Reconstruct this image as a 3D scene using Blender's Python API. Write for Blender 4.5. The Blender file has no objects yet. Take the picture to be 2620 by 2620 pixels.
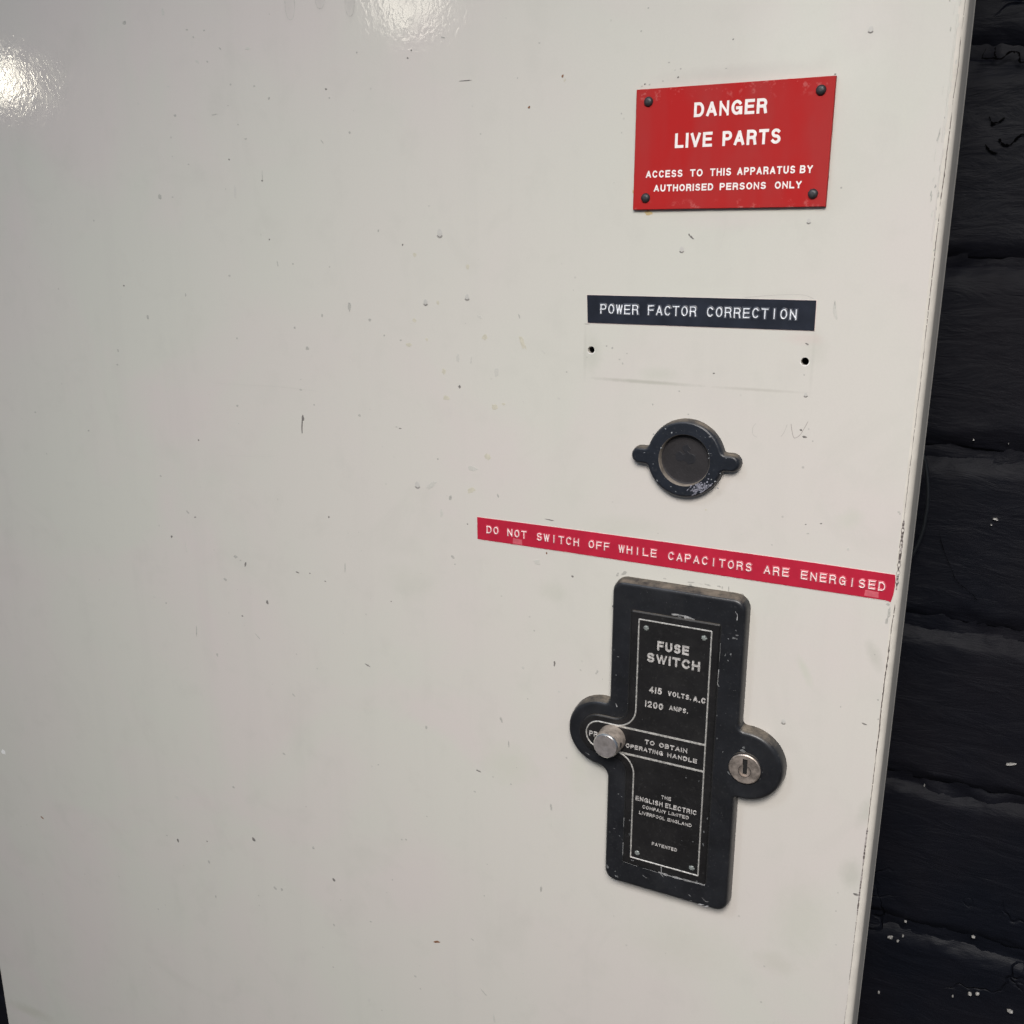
import bpy, bmesh, math, random
from mathutils import Vector, Matrix, noise
from mathutils.geometry import tessellate_polygon

rnd = random.Random(7)
scene = bpy.context.scene
COL = scene.collection

# ------------------------------------------------------------------ camera
# everything below is measured in millimetres: x to the right along the door,
# z up (0 = height of the lens), h = height in front of the door skin.
ZC = 1.50
CAM_D = 330.0

def V(x, h, z):
    return Vector((x / 1000.0, -h / 1000.0, ZC + z / 1000.0))

cam_data = bpy.data.cameras.new("camera")
cam = bpy.data.objects.new("camera", cam_data)
COL.objects.link(cam)
R = [[0.8957890726, 0.4444783123, 0.0009834548],
     [0.1154612726, -0.2305596143, -0.9661837086],
     [-0.4292209590, 0.8656103593, -0.2578528147]]
M = Matrix(((R[0][0], -R[1][0], -R[2][0], 0.0),
            (R[0][1], -R[1][1], -R[2][1], -CAM_D / 1000.0),
            (R[0][2], -R[1][2], -R[2][2], ZC),
            (0, 0, 0, 1)))
cam.matrix_world = M
cam_data.sensor_width = 36.0
cam_data.lens = 2530.0 / 2620.0 * 36.0
cam_data.clip_start = 0.01
cam_data.clip_end = 100.0
scene.camera = cam

# ------------------------------------------------------------------ world and lamps
world = bpy.data.worlds.new("World")
scene.world = world
world.use_nodes = True
bg = world.node_tree.nodes["Background"]
bg.inputs[1].default_value = 1.0
# dim room: cool upper half, darker and warmer towards the floor
_nt = world.node_tree
_tc = _nt.nodes.new('ShaderNodeTexCoord')
_sp = _nt.nodes.new('ShaderNodeSeparateXYZ')
_rp = _nt.nodes.new('ShaderNodeValToRGB')
_mr = _nt.nodes.new('ShaderNodeMapRange')
_nt.links.new(_tc.outputs['Generated'], _sp.inputs[0])
_nt.links.new(_sp.outputs[2], _mr.inputs[0])
_mr.inputs[1].default_value = -1.0
_mr.inputs[2].default_value = 1.0
_nt.links.new(_mr.outputs[0], _rp.inputs[0])
_rp.color_ramp.elements[0].position = .28
_rp.color_ramp.elements[0].color = (.062, .055, .048, 1)
_rp.color_ramp.elements[1].position = .60
_rp.color_ramp.elements[1].color = (.105, .140, .195, 1)
_nt.links.new(_rp.outputs[0], bg.inputs[0])

def lamp(name, loc, target, size, power, color, shape='DISK', size_y=None, spread=None):
    ld = bpy.data.lights.new(name, 'AREA')
    ld.shape = shape
    ld.size = size
    if size_y:
        ld.size_y = size_y
    if spread:
        ld.spread = math.radians(spread)
    ld.energy = power
    ld.color = color
    o = bpy.data.objects.new(name, ld)
    o.location = loc
    d = Vector(target) - Vector(loc)
    o.rotation_euler = d.to_track_quat('-Z', 'Y').to_euler()
    COL.objects.link(o)
    return o

MID = (-0.15, 0.0, ZC - 0.1)
# broad soft light from in front and to the right, and one added high left so shadows fall right
lamp("soft_key_lamp", (0.06, -0.68, ZC + 0.39), (-0.22, 0.0, ZC - 3.38), 0.42, 10.4, (1.0, 0.952, 0.908), 'SQUARE', None, 140)
lamp("added_left_lamp", (-0.95, -1.25, ZC + 1.35), MID, 0.30, 5.8, (0.80, 0.92, 1.08), 'SQUARE')

def mirror_lamp(name, x, z, dirv, dist, radius, power, color):
    # ceiling lamp standing where its reflection on the gloss paint is seen
    p = Vector((x / 1000, 0, ZC + z / 1000))
    d = Vector((dirv[0], -dirv[1], dirv[2])).normalized()
    loc = p + d * dist
    return lamp(name, loc, p, radius * 2, power, color)

mirror_lamp("ceiling_lamp", -424.2, 73.4, (-0.782, 0.6083, 0.1354), 3.2, 0.068, 1.15, (1.0, 0.93, 0.76))
mirror_lamp("ceiling_lamp", -205.7, 86.0, (-0.5166, 0.8285, 0.2160), 3.6, 0.11, 1.1, (1.0, 0.93, 0.80))
mirror_lamp("ceiling_lamp", -61.6, 59.0, (-0.1808, 0.9682, 0.1732), 4.0, 0.24, 0.75, (1.0, 0.97, 0.92))

scene.view_settings.view_transform = 'Standard'
scene.view_settings.look = 'None'
scene.view_settings.exposure = 0.0
scene.view_settings.gamma = 1.0
scene.render.engine = 'CYCLES'

# ------------------------------------------------------------------ helpers
def link(name, me, parent=None, kind=None, label=None):
    o = bpy.data.objects.new(name, me)
    COL.objects.link(o)
    if parent:
        o.parent = parent
        if parent.type == 'EMPTY':
            o.matrix_parent_inverse = parent.matrix_world.inverted()
        elif parent.get('_off'):
            pass
    if kind:
        o['kind'] = kind
    if label:
        o['label'] = label
    return o

def finish(bm, name, mat, parent=None, smooth=False, kind=None, label=None, angle=None, recalc=True):
    if recalc:
        bmesh.ops.recalc_face_normals(bm, faces=bm.faces)
    me = bpy.data.meshes.new(name)
    bm.to_mesh(me)
    bm.free()
    for m in (mat if isinstance(mat, (list, tuple)) else [mat]):
        me.materials.append(m)
    if smooth:
        for p in me.polygons:
            p.use_smooth = True
        if angle:
            me.set_sharp_from_angle(angle=math.radians(angle))
        for p in me.polygons:
            if abs(p.normal.y) > .9999:
                p.use_smooth = False
    return link(name, me, parent, kind, label)

def thing(name, label, cat, x=0, h=0, z=0, group=None):
    o = bpy.data.objects.new(name, None)
    o.empty_display_size = 0.01
    o.location = V(x, h, z)
    COL.objects.link(o)
    o['label'] = label
    o['category'] = cat
    if group:
        o['group'] = group
    bpy.context.view_layer.update()
    return o

def area2(p):
    return sum(p[i][0] * p[(i + 1) % len(p)][1] - p[(i + 1) % len(p)][0] * p[i][1] for i in range(len(p))) / 2

def inset(p, d):
    n = len(p)
    s = 1 if area2(p) > 0 else -1
    out = []
    for i in range(n):
        a, b, c = Vector(p[i - 1]), Vector(p[i]), Vector(p[(i + 1) % n])
        e1 = (b - a); e2 = (c - b)
        if e1.length < 1e-9 or e2.length < 1e-9:
            e1 = e2 if e1.length < 1e-9 else e1
            e2 = e1 if e2.length < 1e-9 else e2
        e1.normalize(); e2.normalize()
        n1 = Vector((-e1.y, e1.x)) * s
        n2 = Vector((-e2.y, e2.x)) * s
        m = n1 + n2
        m = m / max(m.length_squared, 1e-6) * 2
        if m.length > 2:
            m = m.normalized() * 2
        out.append((b.x + m.x * d, b.y + m.y * d))
    return out

def rings(bm, base, prof, cap=True, holes=(), hole_depth=None, capmat=0):
    """loft outline `base` through prof = [(inset, h)...]; last ring is filled, with holes"""
    loops = []
    for d, h in prof:
        pts = inset(base, d) if d else base
        loops.append(([bm.verts.new(V(x, h, z)) for x, z in pts], pts))
    n = len(base)
    for (a, _), (b, _) in zip(loops, loops[1:]):
        for i in range(n):
            bm.faces.new((a[i], a[(i + 1) % n], b[(i + 1) % n], b[i]))
    if cap:
        vs, pts = loops[-1]
        h = prof[-1][1]
        polys = [[Vector((x, z, 0)) for x, z in pts]]
        allv = list(vs)
        for hl in holes:
            hv = [bm.verts.new(V(x, h, z)) for x, z in hl]
            polys.append([Vector((x, z, 0)) for x, z in hl])
            allv += hv
            if hole_depth is not None:
                lo = [bm.verts.new(V(x, hole_depth, z)) for x, z in hl]
                for i in range(len(hl)):
                    bm.faces.new((hv[i], hv[(i + 1) % len(hl)], lo[(i + 1) % len(hl)], lo[i]))
        for t in tessellate_polygon(polys):
            try:
                f = bm.faces.new([allv[k] for k in t])
                f.material_index = capmat
            except ValueError:
                pass
    return loops

def circle(cx, cz, r, n=32, a0=0.0):
    return [(cx + r * math.cos(a0 + 2 * math.pi * i / n), cz + r * math.sin(a0 + 2 * math.pi * i / n)) for i in range(n)]

def arc(cx, cz, r, a0, a1, n=10):
    return [(cx + r * math.cos(math.radians(a0 + (a1 - a0) * i / n)), cz + r * math.sin(math.radians(a0 + (a1 - a0) * i / n))) for i in range(n + 1)]

def rrect(x0, x1, z0, z1, r, n=5):
    return (arc(x1 - r, z1 - r, r, 90, 0, n) + arc(x1 - r, z0 + r, r, 0, -90, n) +
            arc(x0 + r, z0 + r, r, -90, -180, n) + arc(x0 + r, z1 - r, r, 180, 90, n))

def clean(p, eps=1e-4):
    out = []
    for q in p:
        if not out or (Vector(q) - Vector(out[-1])).length > eps:
            out.append(q)
    if (Vector(out[0]) - Vector(out[-1])).length < eps:
        out.pop()
    return out

def lathe(bm, cx, cz, prof, n=40, mats=None):
    prev = None
    for k, (r, h) in enumerate(prof):
        if r < 1e-6:
            v = bm.verts.new(V(cx, h, cz))
            for i in range(n):
                f = bm.faces.new((prev[i], prev[(i + 1) % n], v))
            return
        cur = [bm.verts.new(V(x, h, z)) for x, z in circle(cx, cz, r, n)]
        if prev:
            for i in range(n):
                bm.faces.new((prev[i], prev[(i + 1) % n], cur[(i + 1) % n], cur[i]))
        prev = cur

def sweep(bm, pts, prof, closed=False, ext=0.0, h0=0.0, jitter=0.0, surf=None, climb=0.0):
    """run a cross-section prof = [(offset, height)...] along a 2D line"""
    pts = [Vector(p) for p in pts]
    if ext and not closed:
        pts[0] = pts[0] - (pts[1] - pts[0]).normalized() * ext
        pts[-1] = pts[-1] + (pts[-1] - pts[-2]).normalized() * ext
    n = len(pts)
    rows = []
    for i in range(n):
        if closed:
            a, b, c = pts[i - 1], pts[i], pts[(i + 1) % n]
        else:
            a, b, c = pts[max(i - 1, 0)], pts[i], pts[min(i + 1, n - 1)]
        e1 = b - a if (b - a).length > 1e-7 else c - b
        e2 = c - b if (c - b).length > 1e-7 else b - a
        e1 = e1.normalized(); e2 = e2.normalized()
        m = Vector((-e1.y, e1.x)) + Vector((-e2.y, e2.x))
        m = m / max(m.length_squared, 1e-6) * 2
        if m.length > 2.2:
            m = m.normalized() * 2.2
        k = 1.0 + (rnd.uniform(-jitter, jitter) if jitter else 0)
        row = []
        for o, h in prof:
            x, z = b.x + m.x * o * k, b.y + m.y * o * k
            s = (surf(x, z) if surf else 0.0) + climb * i
            row.append(bm.verts.new(V(x, h0 + h + s, z)))
        rows.append(row)
    m = n if closed else n - 1
    for i in range(m):
        a, b = rows[i], rows[(i + 1) % n]
        for j in range(len(prof) - 1):
            bm.faces.new((a[j], a[j + 1], b[j + 1], b[j]))
    if not closed and len(prof) > 2:
        bm.faces.new(rows[0]); bm.faces.new(rows[-1][::-1])

def catmull(p, n=6):
    out = []
    for i in range(len(p) - 1):
        a, b, c, d = (Vector(p[max(i - 1, 0)]), Vector(p[i]), Vector(p[i + 1]), Vector(p[min(i + 2, len(p) - 1)]))
        for k in range(n):
            t = k / n
            out.append(tuple(.5 * ((2 * b) + (c - a) * t + (2 * a - 5 * b + 4 * c - d) * t * t + (3 * b - a - 3 * c + d) * t ** 3)))
    out.append(tuple(p[-1]))
    return out

# ------------------------------------------------------------------ stroke lettering
def garc(cx, cy, rx, ry, a0, a1, n=9):
    return [(cx + rx * math.cos(math.radians(a0 + (a1 - a0) * i / n)), cy + ry * math.sin(math.radians(a0 + (a1 - a0) * i / n))) for i in range(n + 1)]

GL = {
 'A': (1.02, [[(0, 0), (.5, 1)], [(.5, 1), (1, 0)], [(.2, .3), (.8, .3)]]),
 'B': (.9, [[(0, 0), (0, 1)], [(0, 1), (.58, 1)] + garc(.6, .76, .34, .24, 85, -85) + [(.55, .52), (0, .52)], [(.56, .52)] + garc(.6, .26, .4, .26, 85, -85) + [(.55, 0), (0, 0)]]),
 'C': (1.0, [garc(.5, .5, .5, .5, 42, 318, 20)]),
 'D': (.95, [[(0, 0), (0, 1)], [(0, 1), (.40, 1)] + garc(.45, .5, .55, .5, 86, -86, 14) + [(.40, 0), (0, 0)]]),
 'E': (.86, [[(1, 1), (0, 1), (0, 0), (1, 0)], [(0, .52), (.9, .52)]]),
 'F': (.82, [[(1, 1), (0, 1), (0, 0)], [(0, .5), (.88, .5)]]),
 'G': (1.04, [garc(.5, .5, .5, .5, 45, 330, 20) + [(.97, .46), (.56, .46)], [(.97, .46), (.99, .0)]]),
 'H': (.92, [[(0, 0), (0, 1)], [(1, 0), (1, 1)], [(0, .52), (1, .52)]]),
 'I': (.0, [[(0, 0), (0, 1)]]),
 'L': (.78, [[(0, 1), (0, 0), (1, 0)]]),
 'M': (1.1, [[(0, 0), (0, 1)], [(.04, .93), (.5, .12)], [(.5, .12), (.96, .93)], [(1, 1), (1, 0)]]),
 'N': (.92, [[(0, 0), (0, 1)], [(.02, .93), (.98, .07)], [(1, 0), (1, 1)]]),
 'O': (1.04, ['c' , garc(.5, .5, .5, .5, 0, 345, 23)]),
 'P': (.88, [[(0, 0), (0, 1)], [(0, 1), (.56, 1)] + garc(.6, .73, .4, .27, 85, -85) + [(.55, .46), (0, .46)]]),
 'R': (.92, [[(0, 0), (0, 1)], [(0, 1), (.56, 1)] + garc(.6, .74, .38, .26, 85, -85) + [(.55, .48), (0, .48)], [(.6, .48), (.88, .4), (.93, .22), (1, 0)]]),
 'S': (.9, [garc(.5, .755, .44, .245, 36, 250, 12) + garc(.5, .255, .48, .255, 70, -148, 12)]),
 'T': (.9, [[(0, 1), (1, 1)], [(.5, 1), (.5, 0)]]),
 'U': (.92, [[(0, 1), (0, .4)] + garc(.5, .4, .5, .4, 180, 360, 12) + [(1, 1)]]),
 'V': (.96, [[(0, 1), (.5, 0)], [(.5, 0), (1, 1)]]),
 'W': (1.4, [[(0, 1), (.255, 0)], [(.255, 0), (.5, .98)], [(.5, .98), (.745, 0)], [(.745, 0), (1, 1)]]),
 'Y': (.94, [[(0, 1), (.5, .45)], [(.5, .45), (1, 1)], [(.5, .47), (.5, 0)]]),
 '.': (.0, [[(0, 0), (0, .03)]]),
 '0': (.85, ['c', garc(.5, .5, .5, .5, 0, 345, 23)]),
 '1': (.0, [[(0, 0), (0, 1)]]),
 '2': (.85, [garc(.5, .7, .48, .3, 160, -35, 10) + [(.05, 0), (1, 0)]]),
 '4': (.9, [[(.72, 0), (.72, 1)], [(.66, .97), (0, .27)], [(0, .27), (1, .27)]]),
 '5': (.85, [[(.92, 1), (.2, 1), (.1, .52)] + garc(.45, .33, .52, .33, 110, -150, 12)]),
}

def glyph(bm, ch, x, z, w, hgt, t, prof, h0, k=[0]):
    _, strokes = GL[ch]
    closed = False
    t2 = t / 2
    for s in strokes:
        if s == 'c':
            closed = True
            continue
        if ch in 'I1.':
            pts = [(x + w / 2, z + t2 + py * (hgt - t)) for px, py in s]
        else:
            pts = [(x + t2 + px * (w - t), z + t2 + py * (hgt - t)) for px, py in s]
        k[0] = (k[0] + 1) % 5
        diag = len(pts) == 2 and abs(pts[0][0] - pts[1][0]) > 1e-6 and abs(pts[0][1] - pts[1][1]) > 1e-6
        sweep(bm, pts, prof, closed, ext=t2 * (.75 if diag else 1), h0=h0 + 0.006 * k[0], climb=.0012)

def text_width(s, hgt, t, gap, space, ws=1.0):
    x = 0
    for ch in s:
        if ch == ' ':
            x += space
            continue
        x += GL[ch][0] * ws * (hgt - t) * .8 + t + gap
    return x - gap

def text(bm, s, x0, x1, z0, z1, t, hgt3, h0, rounded=False, space=None):
    """fit string s into the box x0..x1, z0..z1 with stroke width t"""
    H = z1 - z0
    space = H * .42 if space is None else space
    gap = H * (.16 if H > 3 or H < 0 else .19)
    lo, hi = .2, 3.0
    for _ in range(40):
        m = (lo + hi) / 2
        if text_width(s, H, t, gap * (0.55 + .45 * m), space * m, m) > x1 - x0:
            hi = m
        else:
            lo = m
    prof = flat_prof(t, hgt3) if not rounded else tube_prof(t, hgt3)
    thin = [(o * .78, h) for o, h in prof]
    x = x0
    for ch in s:
        if ch == ' ':
            x += space * m
            continue
        w = GL[ch][0] * m * (H - t) * .8 + t
        glyph(bm, ch, x, z0, w, H, t, thin if ch in 'MWN' else prof, h0)
        x += w + gap * (0.55 + .45 * m)

def flat_prof(t, h):
    return [(-t / 2, 0), (-t / 2 * .9, h), (t / 2 * .9, h), (t / 2, 0)]

def tube_prof(t, h):
    return [(-t / 2, 0), (-t / 2 * .8, h * .65), (-t * .18, h), (t * .18, h), (t / 2 * .8, h * .65), (t / 2, 0)]

# ------------------------------------------------------------------ materials
def nodes_of(name):
    m = bpy.data.materials.new(name)
    m.use_nodes = True
    nt = m.node_tree
    return m, nt, nt.nodes["Principled BSDF"]

def N(nt, typ, **kw):
    n = nt.nodes.new(typ)
    for k, v in kw.items():
        setattr(n, k, v)
    return n

def mixc(nt, fac, a, b, mode='MIX'):
    n = N(nt, 'ShaderNodeMix', data_type='RGBA', blend_type=mode)
    for sock, val in ((n.inputs[0], fac), (n.inputs[6], a), (n.inputs[7], b)):
        if hasattr(val, 'is_linked') or hasattr(val, 'links'):
            nt.links.new(val, sock)
        else:
            sock.default_value = val if not isinstance(val, tuple) else (*val[:3], 1)
    return n.outputs[2]

def math_(nt, op, a, b=None, clamp=False):
    n = N(nt, 'ShaderNodeMath', operation=op, use_clamp=clamp)
    for i, val in enumerate((a, b)):
        if val is None:
            continue
        if hasattr(val, 'links'):
            nt.links.new(val, n.inputs[i])
        else:
            n.inputs[i].default_value = val
    return n.outputs[0]

def noise_(nt, vec, scale, detail=3, rough=.5, dist=0.0):
    n = N(nt, 'ShaderNodeTexNoise')
    n.inputs['Scale'].default_value = scale
    n.inputs['Detail'].default_value = detail
    n.inputs['Roughness'].default_value = rough
    n.inputs['Distortion'].default_value = dist
    nt.links.new(vec, n.inputs['Vector'])
    return n.outputs['Fac']

def ramp(nt, fac, a, b, lo=0.0, hi=1.0):
    n = N(nt, 'ShaderNodeMapRange')
    nt.links.new(fac, n.inputs[0])
    n.inputs[1].default_value = a
    n.inputs[2].default_value = b
    n.inputs[3].default_value = lo
    n.inputs[4].default_value = hi
    return n.outputs[0]

def position(nt):
    return N(nt, 'ShaderNodeNewGeometry').outputs['Position']

def simple(name, color, rough=.5, metal=0.0, var=.15, scale=400, bump=0.0, bscale=900, coat=0.0, spec=.5):
    m, nt, b = nodes_of(name)
    P = position(nt)
    n = noise_(nt, P, scale, 4, .6)
    c2 = tuple(c * (1 - var) for c in color)
    c1 = tuple(min(c * (1 + var), 1) for c in color)
    nt.links.new(mixc(nt, ramp(nt, n, .35, .65), c2, c1), b.inputs['Base Color'])
    b.inputs['Roughness'].default_value = rough
    b.inputs['Metallic'].default_value = metal
    b.inputs['Specular IOR Level'].default_value = spec
    b.inputs['Coat Weight'].default_value = coat
    if bump:
        bp = N(nt, 'ShaderNodeBump')
        bp.inputs['Strength'].default_value = 1.0
        bp.inputs['Distance'].default_value = bump / 1000
        nt.links.new(noise_(nt, P, bscale, 4, .6), bp.inputs['Height'])
        nt.links.new(bp.outputs[0], b.inputs['Normal'])
    return m

# cream gloss enamel of the door
def door_material():
    m, nt, b = nodes_of("cream_enamel")
    P = position(nt)
    lowA = noise_(nt, P, 7.0, 2, .5)
    lowB = noise_(nt, P, 11.0, 3, .55, .6)
    mid = noise_(nt, P, 60.0, 4, .6)
    fine = noise_(nt, P, 1400.0, 2, .6)
    col = mixc(nt, ramp(nt, lowA, .4, .62), (.604, .578, .527), (.590, .583, .520))     # greener
    col = mixc(nt, ramp(nt, lowB, .45, .65), col, (.610, .565, .528))                     # pinker
    col = mixc(nt, ramp(nt, mid, .55, .80, 0, .30), col, (.50, .49, .44))
    col = mixc(nt, ramp(nt, fine, .3, .7, 0, .07), col, (.40, .39, .36))
    mps = N(nt, 'ShaderNodeMapping')
    mps.inputs['Scale'].default_value = (1.0, 1.0, .07)
    nt.links.new(P, mps.inputs['Vector'])
    streaks = noise_(nt, mps.outputs[0], 75, 4, .6, .2)
    smear = noise_(nt, P, 22, 4, .65, 1.2)
    col = mixc(nt, ramp(nt, streaks, .52, .75, 0, .10), col, (.47, .455, .42))
    col = mixc(nt, ramp(nt, smear, .56, .74, 0, .20), col, (.48, .475, .42))
    sep = N(nt, 'ShaderNodeSeparateXYZ')
    nt.links.new(P, sep.inputs[0])
    X, Z = sep.outputs[0], sep.outputs[2]

    def stain(col, x, z, rx, rz, color, alpha, rot=0.0, rag=.5, sc=260):
        dx = math_(nt, 'SUBTRACT', X, x / 1000)
        dz = math_(nt, 'SUBTRACT', Z, ZC + z / 1000)
        if rot:
            c, s = math.cos(math.radians(rot)), math.sin(math.radians(rot))
            u = math_(nt, 'ADD', math_(nt, 'MULTIPLY', dx, c), math_(nt, 'MULTIPLY', dz, s))
            v = math_(nt, 'SUBTRACT', math_(nt, 'MULTIPLY', dz, c), math_(nt, 'MULTIPLY', dx, s))
        else:
            u, v = dx, dz
        u = math_(nt, 'MULTIPLY', u, 1000 / rx)
        v = math_(nt, 'MULTIPLY', v, 1000 / rz)
        d = math_(nt, 'SQRT', math_(nt, 'ADD', math_(nt, 'MULTIPLY', u, u), math_(nt, 'MULTIPLY', v, v)))
        nz = noise_(nt, P, sc, 4, .65)
        d = math_(nt, 'ADD', d, math_(nt, 'MULTIPLY', math_(nt, 'SUBTRACT', nz, .5), rag * 2))
        f = ramp(nt, d, 1.0, .25, 0, alpha)
        return mixc(nt, f, col, color)
    g = (.36, .37, .31)
    for a in [(-28, -132, 3, 7, g, .30, 20), (-25, -190, 3.5, 9, g, .30, -20), (-28, -216, 5, 8, g, .32, 0),
              (-50, -142, 2, 7, (.45, .50, .38), .30, 25), (-56, -171, 8, 4, (.45, .42, .38), .15, 0),
              (-165, -207, 16, 12, (.52, .54, .44), .35, 0), (-500, -462, 26, 5, (.40, .40, .31), .30, 5),
              (-44, -240, 13, 22, (.49, .50, .42), .30, 0), (-88, -268, 30, 16, (.51, .515, .43), .25, 10), (-52, -262, 10, 6, (.46, .46, .38), .30, 0), (-40, -86, 6, 4, (.50, .52, .43), .30, 30), (-212, -134, 16, 9, (.51, .51, .44), .22, 0), (-118, -98, 20, 5, (.50, .50, .43), .25, 5), (-134, -200, 5, 18, (.52, .53, .44), .28, 0),
              (-146, -128, 9, 5, (.44, .45, .37), .22, 0), (-107, -42, 9, 3, (.44, .46, .38), .25, 0),
              (-131.5, -36, 4, 8, (.42, .43, .36), .30, 0), (-55, -31, 5, 8, (.46, .46, .39), .25, 0),
              (-59, -28, 8, 2.5, (.60, .45, .42), .25, 0),
              (-86, 9, 22, 4, (.60, .50, .50), .20, 0), (-86, 53, 30, 3, (.40, .37, .34), .20, 0)]:
        col = stain(col, *a)
    # dirty line that an old label plate left behind
    col = stain(col, -112, -45.1, 24, .9, (.30, .30, .24), .42, -0.5, .35, 500)
    col = stain(col, -73, -45.4, 19, .7, (.36, .34, .29), .34, 0, .35, 500)
    col = stain(col, -134.6, -36, .8, 12, (.42, .41, .36), .28, 0, .6, 300)
    col = stain(col, -55.6, -36, .8, 12, (.44, .43, .38), .22, 0, .6, 300)
    # drips that ran down the top
    for x, z in ((-243.5, 87), (-230, 82.5), (-258, 84)):
        col = stain(col, x, z + 5, 3.0, 8, (.42, .40, .37), .38 if x > -250 else .16, 0, .15)
    # tiny specks scattered over the whole door
    vor = N(nt, 'ShaderNodeTexVoronoi')
    vor.inputs['Scale'].default_value = 180
    nt.links.new(P, vor.inputs['Vector'])
    sepc = N(nt, 'ShaderNodeSeparateColor')
    nt.links.new(vor.outputs['Color'], sepc.inputs[0])
    pick = ramp(nt, sepc.outputs[0], .90, .905)
    near = ramp(nt, vor.outputs['Distance'], .10, .05)
    cl = ramp(nt, noise_(nt, P, 9, 2), .42, .62)
    spk = math_(nt, 'MULTIPLY', math_(nt, 'MULTIPLY', pick, near), cl)
    col = mixc(nt, math_(nt, 'MULTIPLY', spk, .5), col, (.22, .21, .19))
    nt.links.new(col, b.inputs['Base Color'])
    b.inputs['Roughness'].default_value = .55
    b.inputs['Specular IOR Level'].default_value = .3
    b.inputs['Coat Weight'].default_value = .75
    b.inputs['Coat Roughness'].default_value = .07
    # rubbed chalky patch above the red sign makes the gloss duller
    dull = noise_(nt, P, 120, 5, .7)
    nt.links.new(ramp(nt, dull, .40, .75, .045, .13), b.inputs['Coat Roughness'])
    # orange peel of brushed / sprayed enamel
    mp = N(nt, 'ShaderNodeMapping')
    mp.inputs['Scale'].default_value = (1.0, 1.0, .72)
    mp.inputs['Rotation'].default_value = (0, math.radians(35), 0)
    nt.links.new(P, mp.inputs['Vector'])
    peel = noise_(nt, mp.outputs[0], 520, 1.3, .5, .9)
    wave = noise_(nt, P, 26, 2, .5)
    hgt = math_(nt, 'ADD', math_(nt, 'MULTIPLY', peel, .026), math_(nt, 'MULTIPLY', wave, .05))
    hgt = math_(nt, 'ADD', hgt, math_(nt, 'MULTIPLY', fine, .0012))
    bp = N(nt, 'ShaderNodeBump')
    bp.inputs['Strength'].default_value = 1.0
    bp.inputs['Distance'].default_value = .001
    nt.links.new(hgt, bp.inputs['Height'])
    nt.links.new(bp.outputs[0], b.inputs['Coat Normal'])
    bp2 = N(nt, 'ShaderNodeBump')
    bp2.inputs['Strength'].default_value = .35
    bp2.inputs['Distance'].default_value = .001
    nt.links.new(hgt, bp2.inputs['Height'])
    nt.links.new(bp2.outputs[0], b.inputs['Normal'])
    return m

def bakelite(name, base=(.0120, .0128, .0152), rough=.34, dust=True, bump=.03, worn=.25):
    m, nt, b = nodes_of(name)
    geo = N(nt, 'ShaderNodeNewGeometry')
    P = geo.outputs['Position']
    n1 = noise_(nt, P, 120, 4, .6)
    n2 = noise_(nt, P, 800, 4, .65)
    col = mixc(nt, ramp(nt, n1, .3, .7), tuple(c * .8 for c in base), tuple(c * 1.35 for c in base))
    # greyish haze and little scuffs
    col = mixc(nt, ramp(nt, n2, .58, .80, 0, worn), col, (.13, .13, .125))
    col = mixc(nt, ramp(nt, noise_(nt, P, 55, 4, .65, .5), .52, .75, 0, .05), col, (.15, .145, .135))
    if dust:
        sep = N(nt, 'ShaderNodeSeparateXYZ')
        nt.links.new(geo.outputs['True Normal'], sep.inputs[0])
        up = ramp(nt, sep.outputs[2], .62, .92)
        dn = ramp(nt, noise_(nt, P, 190, 5, .7), .28, .60)
        col = mixc(nt, math_(nt, 'MULTIPLY', math_(nt, 'MULTIPLY', up, dn), .9), col, (.185, .155, .12))
        nt.links.new(ramp(nt, up, 0, 1, rough, .85), b.inputs['Roughness'])
    else:
        b.inputs['Roughness'].default_value = rough
    nt.links.new(col, b.inputs['Base Color'])
    b.inputs['Specular IOR Level'].default_value = .45
    bp = N(nt, 'ShaderNodeBump')
    bp.inputs['Strength'].default_value = .8
    bp.inputs['Distance'].default_value = bump / 1000
    nt.links.new(noise_(nt, P, 1300, 4, .6), bp.inputs['Height'])
    nt.links.new(bp.outputs[0], b.inputs['Normal'])
    return m

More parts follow.
